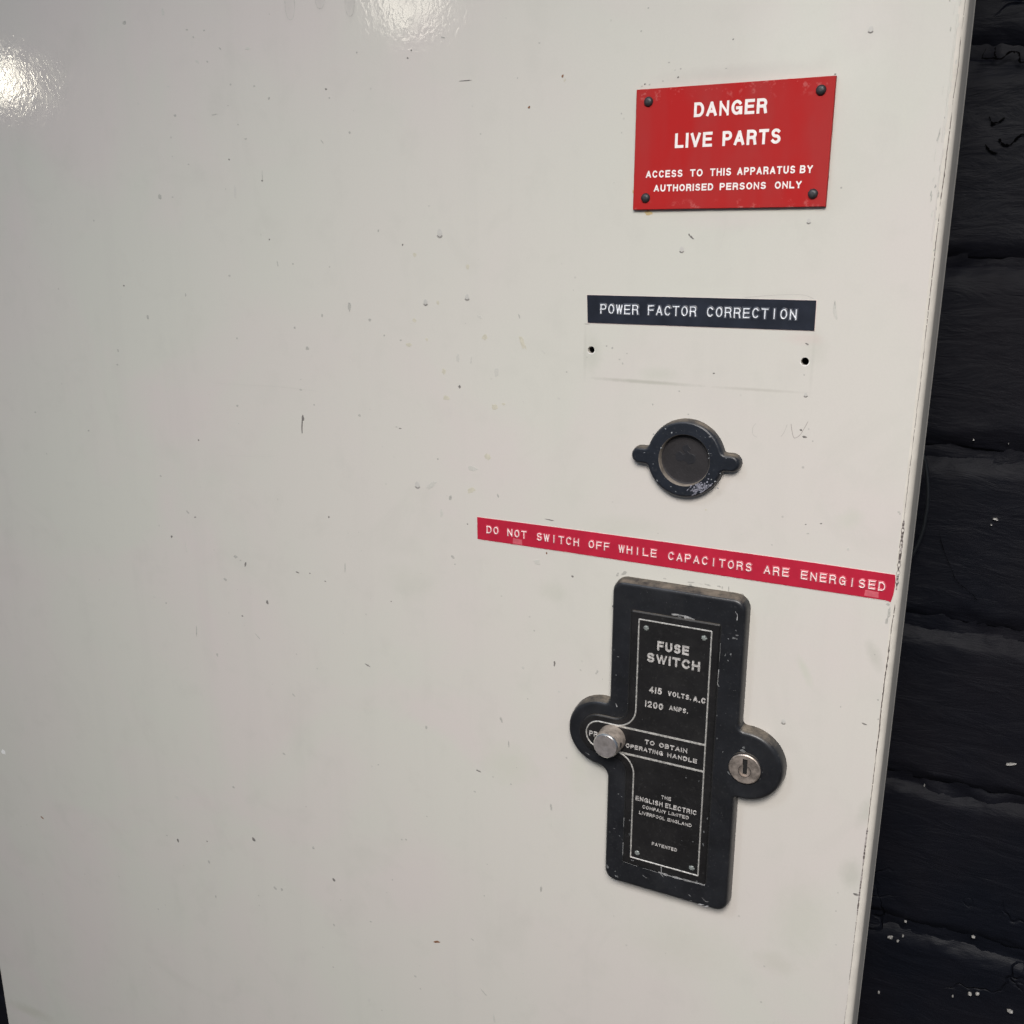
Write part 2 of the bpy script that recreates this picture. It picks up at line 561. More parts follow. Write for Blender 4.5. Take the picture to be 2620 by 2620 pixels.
def black_wall_material(name, seedscale=1.0):
    m, nt, b = nodes_of(name)
    P = position(nt)
    n1 = noise_(nt, P, 14, 4, .6)
    n2 = noise_(nt, P, 240, 5, .7)
    col = mixc(nt, ramp(nt, n1, .35, .65), (.0046, .0056, .0096), (.0075, .0072, .0105))
    col = mixc(nt, ramp(nt, n2, .66, .85, 0, .5), col, (.016, .016, .019))
    sep = N(nt, 'ShaderNodeSeparateXYZ')
    nt.links.new(P, sep.inputs[0])
    nt.links.new(col, b.inputs['Base Color'])
    nt.links.new(ramp(nt, n1, .3, .7, .50, .68), b.inputs['Roughness'])
    b.inputs['Specular IOR Level'].default_value = .15
    # brushed-on paint: streaks run along the wall; pits and crumbs
    mp = N(nt, 'ShaderNodeMapping')
    mp.inputs['Scale'].default_value = (.28, 1, 1)
    nt.links.new(P, mp.inputs['Vector'])
    streak = noise_(nt, mp.outputs[0], 700, 4, .65)
    rough = noise_(nt, mp.outputs[0], 130, 5, .62, .6)
    vor = N(nt, 'ShaderNodeTexVoronoi', feature='DISTANCE_TO_EDGE')
    vor.inputs['Scale'].default_value = 26
    dn = N(nt, 'ShaderNodeMix', data_type='VECTOR')
    dn.inputs[0].default_value = .03
    ntx = N(nt, 'ShaderNodeTexNoise')
    ntx.inputs['Scale'].default_value = 60
    nt.links.new(P, ntx.inputs['Vector'])
    nt.links.new(P, dn.inputs[4])
    nt.links.new(ntx.outputs['Color'], dn.inputs[5])
    nt.links.new(dn.outputs[1], vor.inputs['Vector'])
    crack = ramp(nt, vor.outputs['Distance'], 0.0, .022, -1.0, 0)
    where = ramp(nt, noise_(nt, P, 13, 2, .5), .60, .66)
    crack = math_(nt, 'MULTIPLY', crack, where)
    h = math_(nt, 'ADD', math_(nt, 'MULTIPLY', rough, .85), math_(nt, 'MULTIPLY', streak, .10))
    h = math_(nt, 'ADD', h, math_(nt, 'MULTIPLY', crack, .8))
    bp = N(nt, 'ShaderNodeBump')
    bp.inputs['Strength'].default_value = 1.0
    bp.inputs['Distance'].default_value = .001
    nt.links.new(h, bp.inputs['Height'])
    nt.links.new(bp.outputs[0], b.inputs['Normal'])
    return m

def red_plate_material():
    m, nt, b = nodes_of("red_engraving_laminate")
    P = position(nt)
    mp = N(nt, 'ShaderNodeMapping')
    mp.inputs['Scale'].default_value = (1.6, 1, .55)
    nt.links.new(P, mp.inputs['Vector'])
    n = noise_(nt, mp.outputs[0], 42, 3, .6)
    n2 = noise_(nt, P, 380, 4, .7)
    col = mixc(nt, ramp(nt, n, .38, .62), (.415, .021, .021), (.378, .034, .033))
    sep = N(nt, 'ShaderNodeSeparateXYZ')
    nt.links.new(P, sep.inputs[0])
    # paint worn pale along upper and lower edges
    zt = ramp(nt, sep.outputs[2], ZC + .0445, ZC + .0496)
    zb = ramp(nt, sep.outputs[2], ZC + .0158, ZC + .0126)
    e = math_(nt, 'MULTIPLY', math_(nt, 'ADD', zt, zb), ramp(nt, n2, .56, .66))
    col = mixc(nt, math_(nt, 'MULTIPLY', e, .42, True), col, (.62, .27, .25))
    nt.links.new(col, b.inputs['Base Color'])
    b.inputs['Roughness'].default_value = .5
    b.inputs['Specular IOR Level'].default_value = .04
    return m

MAT_DOOR = door_material()
MAT_STEEL_DARK = simple("dark_inside", (.03, .03, .032), .8)
MAT_BODY = simple("cabinet_grey", (.30, .29, .26), .6)
MAT_FRAME = bakelite("black_moulding")
MAT_INSERT = bakelite("black_plate", (.0092, .0088, .0092), .42, True, .02, .18)
MAT_CAPB = bakelite("black_cap", (.011, .0135, .019), .38, True, .05, .25)
MAT_CAPFLOOR = bakelite("cap_hollow", (.0135, .0118, .0130), .65, False, .08, .12)
MAT_CAPDUST = simple("dusty_rim", (.175, .150, .125), .8, var=.35, scale=260)
MAT_SILVER = simple("worn_silver", (.66, .64, .60), .40, .55, var=.35, scale=900, bump=.05, bscale=1400)
MAT_SILVER_TXT = simple("worn_silver_letters", (.58, .555, .53), .45, .35, var=.40, scale=1300, bump=.05)
MAT_RIVET = simple("green_grey_rivet", (.34, .37, .35), .45, .6, var=.2, scale=500, bump=.03)
MAT_BRIGHT = simple("bright_cut_metal", (.80, .78, .74), .28, 1.0, var=.12, scale=300)
MAT_KNOBSIDE = simple("dusty_aluminium", (.36, .31, .265), .6, .35, var=.28, scale=420, bump=.04)
MAT_LOCK = simple("nickel_lock", (.42, .36, .315), .42, .7, var=.38, scale=420, bump=.02)
MAT_BRASS = simple("worn_brass", (.52, .46, .30), .35, .9, var=.2)
MAT_RECESS_SHADE = simple("painted_recess_shade", (.006, .006, .006), .9)  # near-black colour painted as the shade inside holes, slot and groove
MAT_RED = red_plate_material()
MAT_WHITE = simple("white_engraving", (.86, .80, .77), .6, var=.06, scale=500)
MAT_SIGNRIVET = simple("dull_black_rivet", (.035, .033, .036), .45, 0.2, var=.35, scale=700, bump=.03)
MAT_TAPE_BLACK = simple("black_vinyl_tape", (.0185, .0220, .032), .45, var=.2, scale=120, bump=.01, spec=.14)
MAT_TAPE_RED = simple("red_vinyl_tape", (.420, .018, .042), .45, var=.07, scale=120, bump=.01, spec=.12)
MAT_TAPE_EDGE = simple("pale_tape_backing", (.74, .60, .57), .6, var=.1)
MAT_TAPE_TXT = simple("stress_white_blue", (.80, .82, .86), .4, var=.18, scale=1500)
MAT_TAPE_TXT_R = simple("stress_white_pink", (.86, .74, .71), .4, var=.14, scale=1500)
MAT_SWELL_B = simple("stretched_black_vinyl", (.040, .045, .060), .35, var=.4, scale=900)
MAT_SWELL_R = simple("stretched_red_vinyl", (.50, .050, .080), .35, var=.2, scale=900)
MAT_WALL = black_wall_material("black_painted_brick")
MAT_CHIP_D = simple("dark_chip", (.18, .168, .155), .7, var=.4, scale=1500)
MAT_CHIP_M = simple("grey_fleck", (.40, .39, .355), .6, var=.2, scale=1500)
MAT_CHIP_F = simple("faint_smear", (.53, .515, .47), .5, var=.05, scale=1500)
MAT_CHIP_B = simple("rust_fleck", (.20, .095, .045), .7, var=.3, scale=1500)
MAT_CHIP_O = simple("ochre_stain", (.53, .50, .41), .6, var=.08, scale=900)
MAT_CHIP_Y = simple("yellow_stain", (.52, .40, .20), .6, var=.2, scale=900)
MAT_CHIP_W = simple("white_chip", (.80, .79, .76), .5, var=.1)
MAT_CHIP_G = simple("grey_scratch", (.25, .25, .25), .6, var=.4, scale=1500)
MAT_SPLIT = simple('split_shadow', (.0008, .0008, .001), .9, spec=.05)
MAT_EDGE = simple('rolled_edge_enamel', (.60, .565, .505), .62, var=.06, scale=200, spec=.25)
MAT_CABLE = simple("black_cable_sheath", (.011, .013, .016), .5, spec=.35)

# ------------------------------------------------------------------ wall (setting)
WY = -100.0      # brick faces stand 100 mm behind the door skin
wall = thing("wall", "black painted brick wall behind the cabinet", "wall", 0, WY - 60, -300)
del wall['category']
wall['kind'] = 'structure'
JZ = [-302 + 74.2 * k for k in range(-16, 11)]
JZ[JZ.index(-302 + 74.2 * 1)] = -228.5
bm = bmesh.new()
nx, nz = 90, 150
x0, x1, z0, z1 = -1100, 700, JZ[0], JZ[-1]
xs = [x0 + (x1 - x0) * i / 60 for i in range(61)]
xs = sorted(set(xs + [-90 + 2.2 * i for i in range(80)]))
zs = [z0 + (z1 - z0) * j / 760 for j in range(761)]
grid = [[bm.verts.new(V(x, WY - 3.0 + 1.8 * noise.fractal(Vector((x * .09, 3.1, z * .16)), 1, 2, 5), z)) for z in zs] for x in xs]
for i in range(len(xs) - 1):
    for j in range(len(zs) - 1):
        bm.faces.new((grid[i][j], grid[i + 1][j], grid[i + 1][j + 1], grid[i][j + 1]))
finish(bm, "mortar", MAT_WALL, wall, smooth=True)

def brick_mesh(seed, fine=False):
    W, H = 224.4, 71.0
    bm = bmesh.new()
    nxx, nzz = (120, 50) if fine else (36, 12)
    def pos(u, v):
        # distance to the edge in mm, rounded and worn arris
        dx = min(u, 1 - u) * W
        dz = min(v, 1 - v) * H
        q = Vector((u * W * .03 + seed * 7.3, seed * 3.7, v * H * .03))
        wob = noise.fractal(q, 1, 2, 4)
        e = min(dx, dz)
        edge = 8.0 + 4.0 * noise.noise(q * 1.7 + Vector((5, 5, 5)))
        drop = 0.0
        if e < edge:
            k = 1 - e / edge
            drop = (3.3 if dz < dx else .4) * k ** 1.6
        x = u * W + 1.1 * noise.noise(q * 2.0) * (1 - min(dx / 20, 1)) 
        z = v * H + 1.5 * noise.noise(q * 1.2 + Vector((9, 0, 0))) * (1 - min(dz / 14, 1))
        h = .40 * wob + (.15 + .8 * max(0, 1 - dz / 9)) * noise.fractal(q * 6, 1, 2, 4) - drop
        return x, h, z
    g = []
    for i in range(nxx + 1):
        row = []
        for j in range(nzz + 1):
            u, v = i / nxx, j / nzz
            u = .5 - .5 * math.cos(math.pi * u) if not fine else u
            v = v + .055 * math.sin(2 * math.pi * v) * -1
            x, h, z = pos(u, v)
            row.append(bm.verts.new(Vector(((x - W / 2) / 1000, -h / 1000, z / 1000))))
        g.append(row)
    for i in range(nxx):
        for j in range(nzz):
            bm.faces.new((g[i][j], g[i + 1][j], g[i + 1][j + 1], g[i][j + 1]))
    per = [g[i][0] for i in range(nxx + 1)] + [g[nxx][j] for j in range(1, nzz + 1)] + \
          [g[i][nzz] for i in range(nxx - 1, -1, -1)] + [g[0][j] for j in range(nzz - 1, 0, -1)]
    back = [bm.verts.new(Vector((v.co.x, .050, v.co.z))) for v in per]
    n = len(per)
    for i in range(n):
        bm.faces.new((per[i], per[(i + 1) % n], back[(i + 1) % n], back[i]))
    bmesh.ops.recalc_face_normals(bm, faces=bm.faces)
    me = bpy.data.meshes.new("brick")
    bm.to_mesh(me); bm.free()
    me.materials.append(MAT_WALL)
    for p in me.polygons:
        p.use_smooth = True
    return me

brick_meshes = [brick_mesh(s) for s in range(4)]
fine_meshes = [brick_mesh(s + 11, True) for s in range(6)]
for k in range(len(JZ) - 1):
    off = 0 if k % 2 else 70
    visible = -400 < JZ[k] < 80
    for i in range(-5, 4):
        cx = -20 + off + i * 225 - (0 if k % 2 else 0)
        if not -1080 < cx < 690:
            continue
        near = visible and -160 < cx < 140
        me = fine_meshes[k % 6] if near else brick_meshes[rnd.randrange(4)]
        zb = JZ[k] + 1.7
        o = bpy.data.objects.new("brick", me)
        COL.objects.link(o)
        o.parent = wall
        o.matrix_parent_inverse = wall.matrix_world.inverted()
        o.location = V(cx, WY + rnd.uniform(-.6, .6), zb)
        o.rotation_euler = (rnd.uniform(-.004, .004), 0, rnd.uniform(-.003, .003))

# flakes where the black paint has broken away
def blob(bm, x, z, rx, rz, rot, h, n=9, rag=.3, surf=None, thick=.03):
    a0 = rnd.random() * 6
    c, s = math.cos(math.radians(rot)), math.sin(math.radians(rot))
    top = []
    for i in range(n):
        a = a0 + 2 * math.pi * i / n
        r = 1 + rnd.uniform(-rag, rag)
        u, v = rx * r * math.cos(a), rz * r * math.sin(a)
        px, pz = x + u * c - v * s, z + u * s + v * c
        hh = h + (surf(px, pz) if surf else 0)
        top.append((px, hh, pz))
    vs = [bm.verts.new(V(*p)) for p in top]
    lo = [bm.verts.new(V(x + (p[0] - x) * 1.12, p[1] - thick - .02, z + (p[2] - z) * 1.12)) for p in top]
    bm.faces.new(vs)
    for i in range(n):
        bm.faces.new((vs[i], vs[(i + 1) % n], lo[(i + 1) % n], lo[i]))

bm = bmesh.new()
for x, z, rx, rz in [(4, -105, .9, .6), (2.6, -107.5, .4, .3), (21.6, -209.9, 1.9, .8), (-11.6, -306.1, .45, .3), (-16.9, -308.6, 1.0, .5),
                     (-13.6, -309.6, .5, .4), (17, -296.6, .6, .3), (-11.2, -298.3, .5, .3), (-19.2, -339.9, .45, .35), (21.7, -325, .7, .4),
                     (-10.3, -228.2, .25, .25), (18.7, -326.2, .7, .5), (35.3, -329, 1.3, .5), (4.9, -74.1, .25, .2), (-7.7, -73.6, .3, .3),
                     (12, -330, .25, .15)]:
    blob(bm, x, z, rx * .8, rz * .7, rnd.uniform(-20, 20), WY + 1.2, 11, .5, thick=1.5)
finish(bm, "paint_chip", simple("pale_plaster_chip", (.38, .37, .35), .8, var=.55, scale=900), wall, kind='stuff')

# hairline splits in the thick paint, their shadow painted as near-black ribbons
for ln, w_ in zip([[(-19.5, 70.6), (-20.3, 67.4), (-17.3, 67.2), (-13.8, 66.8), (-11.5, 68.7), (-9.9, 68.8), (-8.3, 68.1), (-7.7, 65.2), (-6.4, 65.0)], [(-16.4, 70.5), (-16.4, 68.7), (-15.9, 67.2)], [(-15.7, 47.3), (-14.1, 44.7), (-10.5, 46.3)], [(-11.4, 39.1), (-9.7, 37.0), (-7.1, 37.5), (-4.8, 40.2), (-3.5, 40.3)], [(-15.9, 37.2), (-13.8, 34.8), (-11.5, 34.3)], [(-16.4, -113.2), (-12.4, -122.8), (-9.1, -129.7), (-7.3, -132.9), (-4.6, -134.8), (-1.9, -136.6), (0.9, -139.6)]], (.5, .45, .5, .55, .5, .16)):
    bm = bmesh.new()
    sweep(bm, [(x + rnd.uniform(-.15, .15), z + rnd.uniform(-.2, .2)) for x, z in catmull(ln, 5)], [(-w_ / 2, 0), (w_ / 2, 0)], h0=WY + 1.45, jitter=.7)
    finish(bm, "paint_split", MAT_SPLIT, wall)

# thin cable loop peeping out behind the door edge
cable = thing("cable", "thin black cable looping out from behind the cabinet edge against the black wall", "cable", -24, WY + 12, -98)
bm = bmesh.new()
cpts = [(-60, -40), (-42, -58), (-30, -70), (-25.9, -77.3), (-23.6, -83), (-22.0, -91), (-21.3, -98.8), (-21.5, -104.5), (-21.9, -110.1), (-24.2, -119.2), (-29, -129), (-38, -142), (-60, -165)]
sweep(bm, catmull(cpts), [(.7 * math.cos(a), .7 * math.sin(a)) for a in [math.radians(-180 + 30 * k) for k in range(13)]], h0=WY + 12)
finish(bm, "sheath", MAT_CABLE, cable, smooth=True)

# ------------------------------------------------------------------ cabinet
cabinet = thing("electrical_cabinet", "large cream enamelled steel electrical cabinet with chipped paint", "cabinet", -270, -20, -760)

def edge_x(z):          # right-hand edge of the door, it leans very slightly
    return -20.72 - max(0.0, (20 - z)) * .0062

DX0, DZ1, DZ0 = -525.5, 430.0, -760.0
RB = 2.6
HOLES = [(-132.3, -34.9), (-58.0, -35.3)]
outl = []
nseg = 24
outl += [(DX0, DZ0), (DX0, DZ1)]
outl += [(edge_x(DZ1 + (DZ0 - DZ1) * i / nseg), DZ1 + (DZ0 - DZ1) * i / nseg) for i in range(nseg + 1)]
bm = bmesh.new()
prof = [(1.5, -28.0), (-.12, -28.0), (-.12, -26.8), (.05, -26.4), (0, -24.5), (0, -RB)]
for k in range(1, 8):
    a = math.radians(90 * k / 7)
    prof.append((RB * (1 - math.cos(a)), -RB + RB * math.sin(a)))
prof[-1] = (RB, 0.0)
rings(bm, outl, prof, True, [circle(x, z, 1.28, 20) for x, z in HOLES], -1.8)
door = finish(bm, "door", [MAT_DOOR, MAT_EDGE], cabinet, smooth=True, angle=35)
for p in door.data.polygons:
    if abs(p.normal.y) < .9995:
        p.material_index = 1

def surf(x, z):          # height of the door skin near its rolled edge
    d = x - (edge_x(z) - RB)
    if d <= 0:
        return 0.0
    d = min(d, RB * .995)
    return -RB + math.sqrt(RB * RB - d * d)

# body of the cabinet behind the door
bm = bmesh.new()
rings(bm, rrect(-512, -34, -748, 418, 2), [(0, -96), (0, -30), (1, -29.0)], True)
finish(bm, "cabinet_body", MAT_BODY, cabinet)
# hidden stiffener flange round the inside of the door edge
bm = bmesh.new()
rings(bm, inset(outl, 1.6), [(0, -28.9), (0, -27.0)], False)
finish(bm, "door_seal", MAT_STEEL_DARK, cabinet)

# near-black cups painting the shade inside the two empty screw holes
for x, z in HOLES:
    bm = bmesh.new()
    lathe(bm, x, z, [(1.27, -1.7), (1.27, -6.0), (0, -6.0)], 20)
    finish(bm, "screw_hole_shade", MAT_RECESS_SHADE, door)
for x, z, a0, a1 in [(-132.3, -34.9, -150, -20), (-58.0, -35.3, -170, 0)]:
    bm = bmesh.new()
    sweep(bm, arc(x, z, 1.45, a0, a1, 14), [(-.12, .03), (.12, .03)])
    finish(bm, "hole_rim", MAT_CHIP_W, door)

CR = [(-21.6, 110), (-21.75, 70), (-21.9, 50.2), (-22.25, 29.2), (-22.6, 4), (-22.75, -36.6), (-23.25, -80.3), (-23.3, -114.8), (-23.9, -141.4), (-24.1, -170.6), (-24.6, -215.5), (-25.15, -272.2), (-26.0, -330), (-27, -420)]
def crack_x(z):
    for (xa, za), (xb, zb) in zip(CR, CR[1:]):
        if zb <= z <= za:
            return xa + (xb - xa) * (za - z) / (za - zb)
    return CR[-1][0]

# marks on the paint: chips, flecks, stains
MARKS = (
    "-343 90.1 0.88 0.58 0 m;-321.4 92.1 0.63 1.28 0 f;-309.5 84.5 0.51 0.28 0 m;-300.5 83.5 0.51 0.28 0 m;-306.3 81.5 0.51 0.29 -30 m;-292.9 76.2 0.7 0.29 -40 m;"
    "-279.1 75.2 0.97 0.56 0 f;-305.2 72.3 1.03 0.43 -40 f;-299.9 72 0.41 0.36 0 m;-321.8 64.1 0.75 0.37 0 f;-288.8 62.8 0.49 0.43 0 m;-277 61.5 0.48 0.42 0 m;"
    "-270 56.5 0.48 0.5 0 m;-319.4 52.8 0.75 0.45 0 m;-298.2 52.1 1.44 0.22 5 m;-286.4 47.8 0.4 0.29 0 m;-283 42.2 0.6 0.29 0 m;-292.2 34.7 0.41 0.3 0 d;"
    "-314.2 33.6 0.43 0.23 0 m;-275.8 26 0.4 0.3 0 d;-275.6 27.9 0.15 1.93 0 m;-331.8 21 0.9 0.95 30 m;-324.5 20.7 0.45 0.24 0 m;-339.4 58.6 0.56 0.38 0 f;"
    "-290.1 22.2 0.62 2.28 -5 f;-190.9 71.8 0.79 0.26 -10 m;-204.3 68.7 0.33 0.32 0 d;-205.9 66.3 0.33 0.32 0 d;-227.8 69.8 0.35 0.33 0 m;-242.5 58.1 0.54 0.28 -20 d;"
    "-241.2 55 0.36 0.34 0 m;-181.7 57.1 2.35 0.16 0 d;-157.2 46.9 0.37 0.44 0 b;-176.2 39.2 0.31 0.26 0 m;-232.4 42.2 0.53 0.41 0 m;-245.4 39.5 0.18 0.99 40 m;"
    "-179.4 48.8 0.32 0.52 -30 f;-144.8 56 0.36 0.55 -20 b;-153.5 67 0.36 0.18 0 m;-204.8 -2.4 0.87 0.72 0 o;-182 -6.6 0.75 0.78 0 o;-195.1 -19.9 0.6 0.87 0 o;"
    "-200.3 -33.9 0.52 0.59 0 o;-175.1 -32.2 0.99 0.94 0 o;-205.6 -27 0.7 0.67 0 o;-208.3 -36.3 1.16 0.68 0 o;-192.9 -45.8 0.79 0.97 0 o;-192 -56 1.4 0.84 0 o;"
    "-171.1 -58 1.16 0.9 0 o;-167.3 -56.7 0.74 0.44 0 o;-159.5 -33.4 0.79 2.42 25 o;-176.9 -24.8 0.99 0.57 -30 f;-170.1 -44.9 0.82 1.46 -5 f;-186.6 -40.4 0.76 1.33 0 f;"
    "-226.3 -27.5 0.65 0.68 0 m;-186.1 -51.4 0.43 0.52 0 d;-198.2 15.1 0.34 0.21 0 m;-210.1 1.2 0.35 0.36 0 d;-220.9 6.4 0.35 0.43 0 m;-213.6 -69.7 0.56 0.24 0 d;"
    "-215.4 -69.2 0.37 0.23 0 m;-233 -65.9 0.68 0.49 0 m;-180.8 -40.7 0.34 1.47 -10 f;-160.8 -23.9 0.24 0.84 20 m;-151 -36.4 0.24 0.99 50 f;-158.8 -55.3 0.81 0.22 -30 f;"
    "-141.6 -43.2 0.31 0.28 0 m;-219.8 -33.2 0.36 0.45 0 m;-212.2 -34.7 0.45 0.31 0 m;-274 3.2 0.4 0.3 0 d;-358.1 -16.5 0.6 0.43 0 d;-345.3 -29.9 0.71 0.78 10 m;"
    "-321.7 -19.8 0.45 0.66 0 m;-296.4 -11.4 0.53 0.4 0 m;-235.8 -22.7 0.75 1.53 0 m;-249.4 -26.4 0.39 0.7 0 m;-263.6 -31.8 0.5 0.39 0 m;-257.7 -40 0.8 0.72 0 m;"
    "-262.5 -72.4 0.31 3.7 -4 d;-261.8 -69.2 0.51 1.16 0 d;-321.1 -83.6 0.46 0.37 0 d;-390.8 -85 0.54 0.39 0 m;-297.1 -66.4 0.55 0.34 0 m;-262.1 -57.2 0.62 0.32 0 m;"
    "-331.5 -118.4 0.97 0.38 -40 m;-327.2 -120.3 0.6 0.28 0 d;-250.9 -111 0.41 0.44 0 d;-343 -131.8 0.5 0.69 -30 d;-304.6 -136.2 0.93 0.67 0 m;-299 -139.1 0.46 1.04 -20 d;"
    "-301.6 -137.6 0.47 0.29 0 m;-311.8 -148.4 0.95 0.58 -30 m;-254.5 -140.4 0.42 0.27 0 d;-269.4 -138.5 0.87 0.28 -10 d;-243.6 -132.5 0.21 2.32 -5 m;-262.6 -138 0.43 0.27 0 d;"
    "-427 -78.7 0.57 0.4 0 m;-437.4 -82.7 0.58 0.4 0 f;-346.4 -102.8 0.62 0.38 0 m;-365.8 -45.7 0.49 0.63 0 m;-367.2 -52.2 0.63 0.36 0 m;-270.5 -6.3 0.2 0.93 10 m;"
    "-262.6 -6.2 0.39 0.3 0 m;-334.4 -135.8 0.25 2.54 5 f;-255.6 -63.1 0.41 0.33 0 m;-199.7 -91.6 2.36 0.96 35 f;-181.4 -91.7 1.57 0.86 20 o;-191 -95.8 0.54 0.97 -15 m;"
    "-169.7 -92.5 0.42 0.62 20 m;-174.1 -77.6 1.27 1.07 0 o;-195.1 -102.7 0.73 1.46 0 f;-190.3 -120.2 0.82 0.42 -30 m;-189.3 -123.2 0.36 0.25 0 m;-152.8 -117 1.16 0.94 0 f;"
    "-137.9 -120.6 0.48 0.31 -30 d;-148.8 -112.9 0.33 0.47 0 b;-147.8 -99.5 1.94 0.19 -5 d;-183.3 -105.6 0.26 0.24 0 d;-220.5 -144.2 0.29 0.26 0 d;-153.8 -145.5 0.34 0.33 0 m;"
    "-144.9 -157.4 0.42 0.66 0 d;-180.8 -82.9 1.73 0.93 0 f;-196.4 -80.6 0.36 0.32 0 m;-221.3 -93.3 0.39 0.41 0 f;-144.6 -53.1 0.63 0.43 0 f;-168.3 -133.4 0.35 0.24 0 m;"
    "-287.7 -155.6 0.57 0.76 10 d;-303.1 -164.8 0.47 0.39 0 d;-332.4 -177.4 0.26 2.45 -5 m;-294.8 -173.4 1.74 0.2 -40 m;-320.4 -187.4 0.49 0.82 10 m;-275.8 -198.9 0.91 0.3 -30 m;"
    "-283.6 -230.9 0.83 0.52 0 m;-306.4 -283.4 0.89 0.91 0 d;-358.3 -299.1 0.57 0.96 10 d;-337.6 -305.6 0.68 0.83 0 m;-269.4 -277.1 0.59 0.65 0 m;-258.3 -291.2 0.69 0.76 20 d;"
    "-294.8 -307.4 1 0.57 -30 m;-290.6 -306.9 0.62 0.68 0 m;-463.5 -315.2 1.18 0.54 -20 b;-355.6 -273.2 1.38 0.93 -30 f;-316.8 -257.3 0.64 0.56 0 m;-489.4 -279.9 1.57 1.44 0 w;"
    "-337.7 -293.7 0.41 0.36 0 d;-365.9 -298.5 0.57 0.36 0 m;-350.6 -166.3 0.52 0.41 0 m;-358 -164.3 0.66 0.73 0 f;-335.1 -325.5 0.55 0.85 0 m;-378 -347.3 0.45 0.39 0 m;"
    "-259.5 -316.8 0.47 0.67 20 m;-254.8 -301.2 0.35 0.33 0 m;-234 -175.9 1.34 0.27 -20 d;-204.6 -199.1 0.59 0.75 0 m;-168.4 -187.3 0.46 1.14 20 m;-165 -197.4 0.27 1.25 0 m;"
    "-179.2 -213.4 1.22 0.32 -12 d;-181.2 -223.6 0.57 0.28 0 m;-164.1 -215.6 0.45 0.36 0 m;-230.2 -223.2 0.42 0.3 0 m;-145.6 -221.5 0.44 1.52 5 m;-145.3 -229.4 0.13 2.72 0 f;"
    "-149.7 -261.4 0.41 1.42 0 m;-201.8 -305.9 1.67 0.48 20 b;-177.7 -323.8 0.25 2.1 50 m;-183.1 -298 0.7 0.3 -20 m;-205.4 -242.3 0.41 0.29 0 m;-216.7 -257.2 0.42 0.4 0 m;"
    "-219 -257.9 0.42 0.4 0 m;-172.4 -335.8 0.4 2.12 5 f;-237.8 -307.4 0.68 0.32 0 m;-213.8 -328.9 0.54 0.44 0 m;-156.5 -175.3 0.34 0.25 0 m;-145 -158.4 0.33 0.5 0 d;"
    "-158.7 -162.1 0.61 0.6 0 f;-142.9 -169.3 0.59 0.42 0 f;-224.8 -280.6 0.33 0.31 0 m;-177 -273.5 0.29 0.29 0 m;-175.3 -257.2 0.29 0.29 0 m;-157.9 -306.4 0.38 0.5 0 f;"
    "-240.7 -352.9 0.58 0.93 -10 f;-28.9 -157.3 0.75 0.29 -12 d;-26 -223.7 0.85 0.4 -10 d;-97.5 3.5 0.93 0.25 -40 d;-98.4 4.3 0.27 0.32 0 d;-57.7 -29.8 0.55 0.25 -30 d;"
    "-87.7 -40.8 0.34 0.2 0 d;-49.9 -19.2 0.48 2.3 12 f;-50.1 -17.2 0.23 1.2 10 m;-57.6 -57.7 0.5 0.26 0 d;-56.2 -59.9 0.68 0.32 0 d;-55.1 -57.2 0.24 0.19 0 m;"
    "-53.5 -61.1 0.25 0.19 0 m;-112.8 11.4 1.1 0.75 0 y;-118.4 18.4 0.28 0.5 0 y;-134.1 -25.9 1.04 0.14 0 m;-137.9 -120.6 0.4 0.24 0 d;-136.1 -107.2 0.47 0.31 0 f;"
    "-117.3 -116.3 1.07 0.45 30 m;-119.9 -117.1 0.46 0.76 -20 m;-101.7 -115.9 0.51 0.23 0 m;-133.8 -158.3 0.33 0.32 0 m;-126.9 -157.5 0.32 0.65 0 m;-127.4 -158.4 0.4 0.33 0 m;"
    "-91.9 -115.9 1 0.22 5 m;-92 -116.8 0.57 0.37 0 m;-88.3 -115.8 0.71 0.22 -10 f;-85.6 -115.9 1.12 0.22 -10 m;-81.6 -115.8 0.7 0.29 -10 m;-78.2 -116.2 0.21 0.87 0 m;"
    "-80.5 -116.2 0.21 0.58 0 m;-73.2 -117.5 0.82 0.28 -30 m;-116.8 -115.7 0.76 0.38 0 m;-104.4 52.9 0.26 0.29 0 d;-105.5 55.1 0.26 0.17 0 m;-107.6 57.5 0.33 0.23 0 m;"
    "-103.6 55.4 0.26 0.23 0 m;-109.4 52.1 0.33 0.23 0 m;-113.9 51.4 0.4 0.24 0 m;-115.5 51.6 0.26 0.24 0 d;-116.5 51 0.33 0.18 0 m;-88.9 54.4 0.31 0.18 0 m;"
    "-87.2 62.7 0.25 0.22 0 d;-55.6 50.5 0.28 0.22 0 d;-55.1 21 0.17 0.8 0 m;-55.6 28.1 0.18 0.45 0 m;-25.4 -113.2 0.59 0.47 0 m;-24.8 -116.2 0.36 1.76 -2 m;"
    "-25.2 -119 0.42 1.09 -10 m;-23.4 -103 0.47 0.19 0 m;-25.4 -147.5 0.25 0.29 0 m;-24.6 -154.6 0.25 0.28 0 m;-32 -232.7 0.26 0.32 0 m;-32 -225 0.2 0.24 0 m;"
    "-30.9 -246.6 0.27 0.24 0 m;-48.8 -88.6 0.37 0.2 10 d;-52.7 -92.5 0.5 0.2 0 m;-53.6 -89.5 0.25 0.2 0 d;-39.4 -96.2 0.37 0.54 0 f;-64.3 -98.1 0.39 0.14 0 m;"
    "-87.9 -88.5 0.35 0.35 0 o;-108.7 -52.8 0.28 0.28 0 m;-95.8 -55.3 0.27 0.27 0 m;-118.8 -35.6 0.22 0.2 0 m;-121.5 -37.8 0.29 0.27 0 m;-120.3 -39.1 0.29 0.28 0 m;"
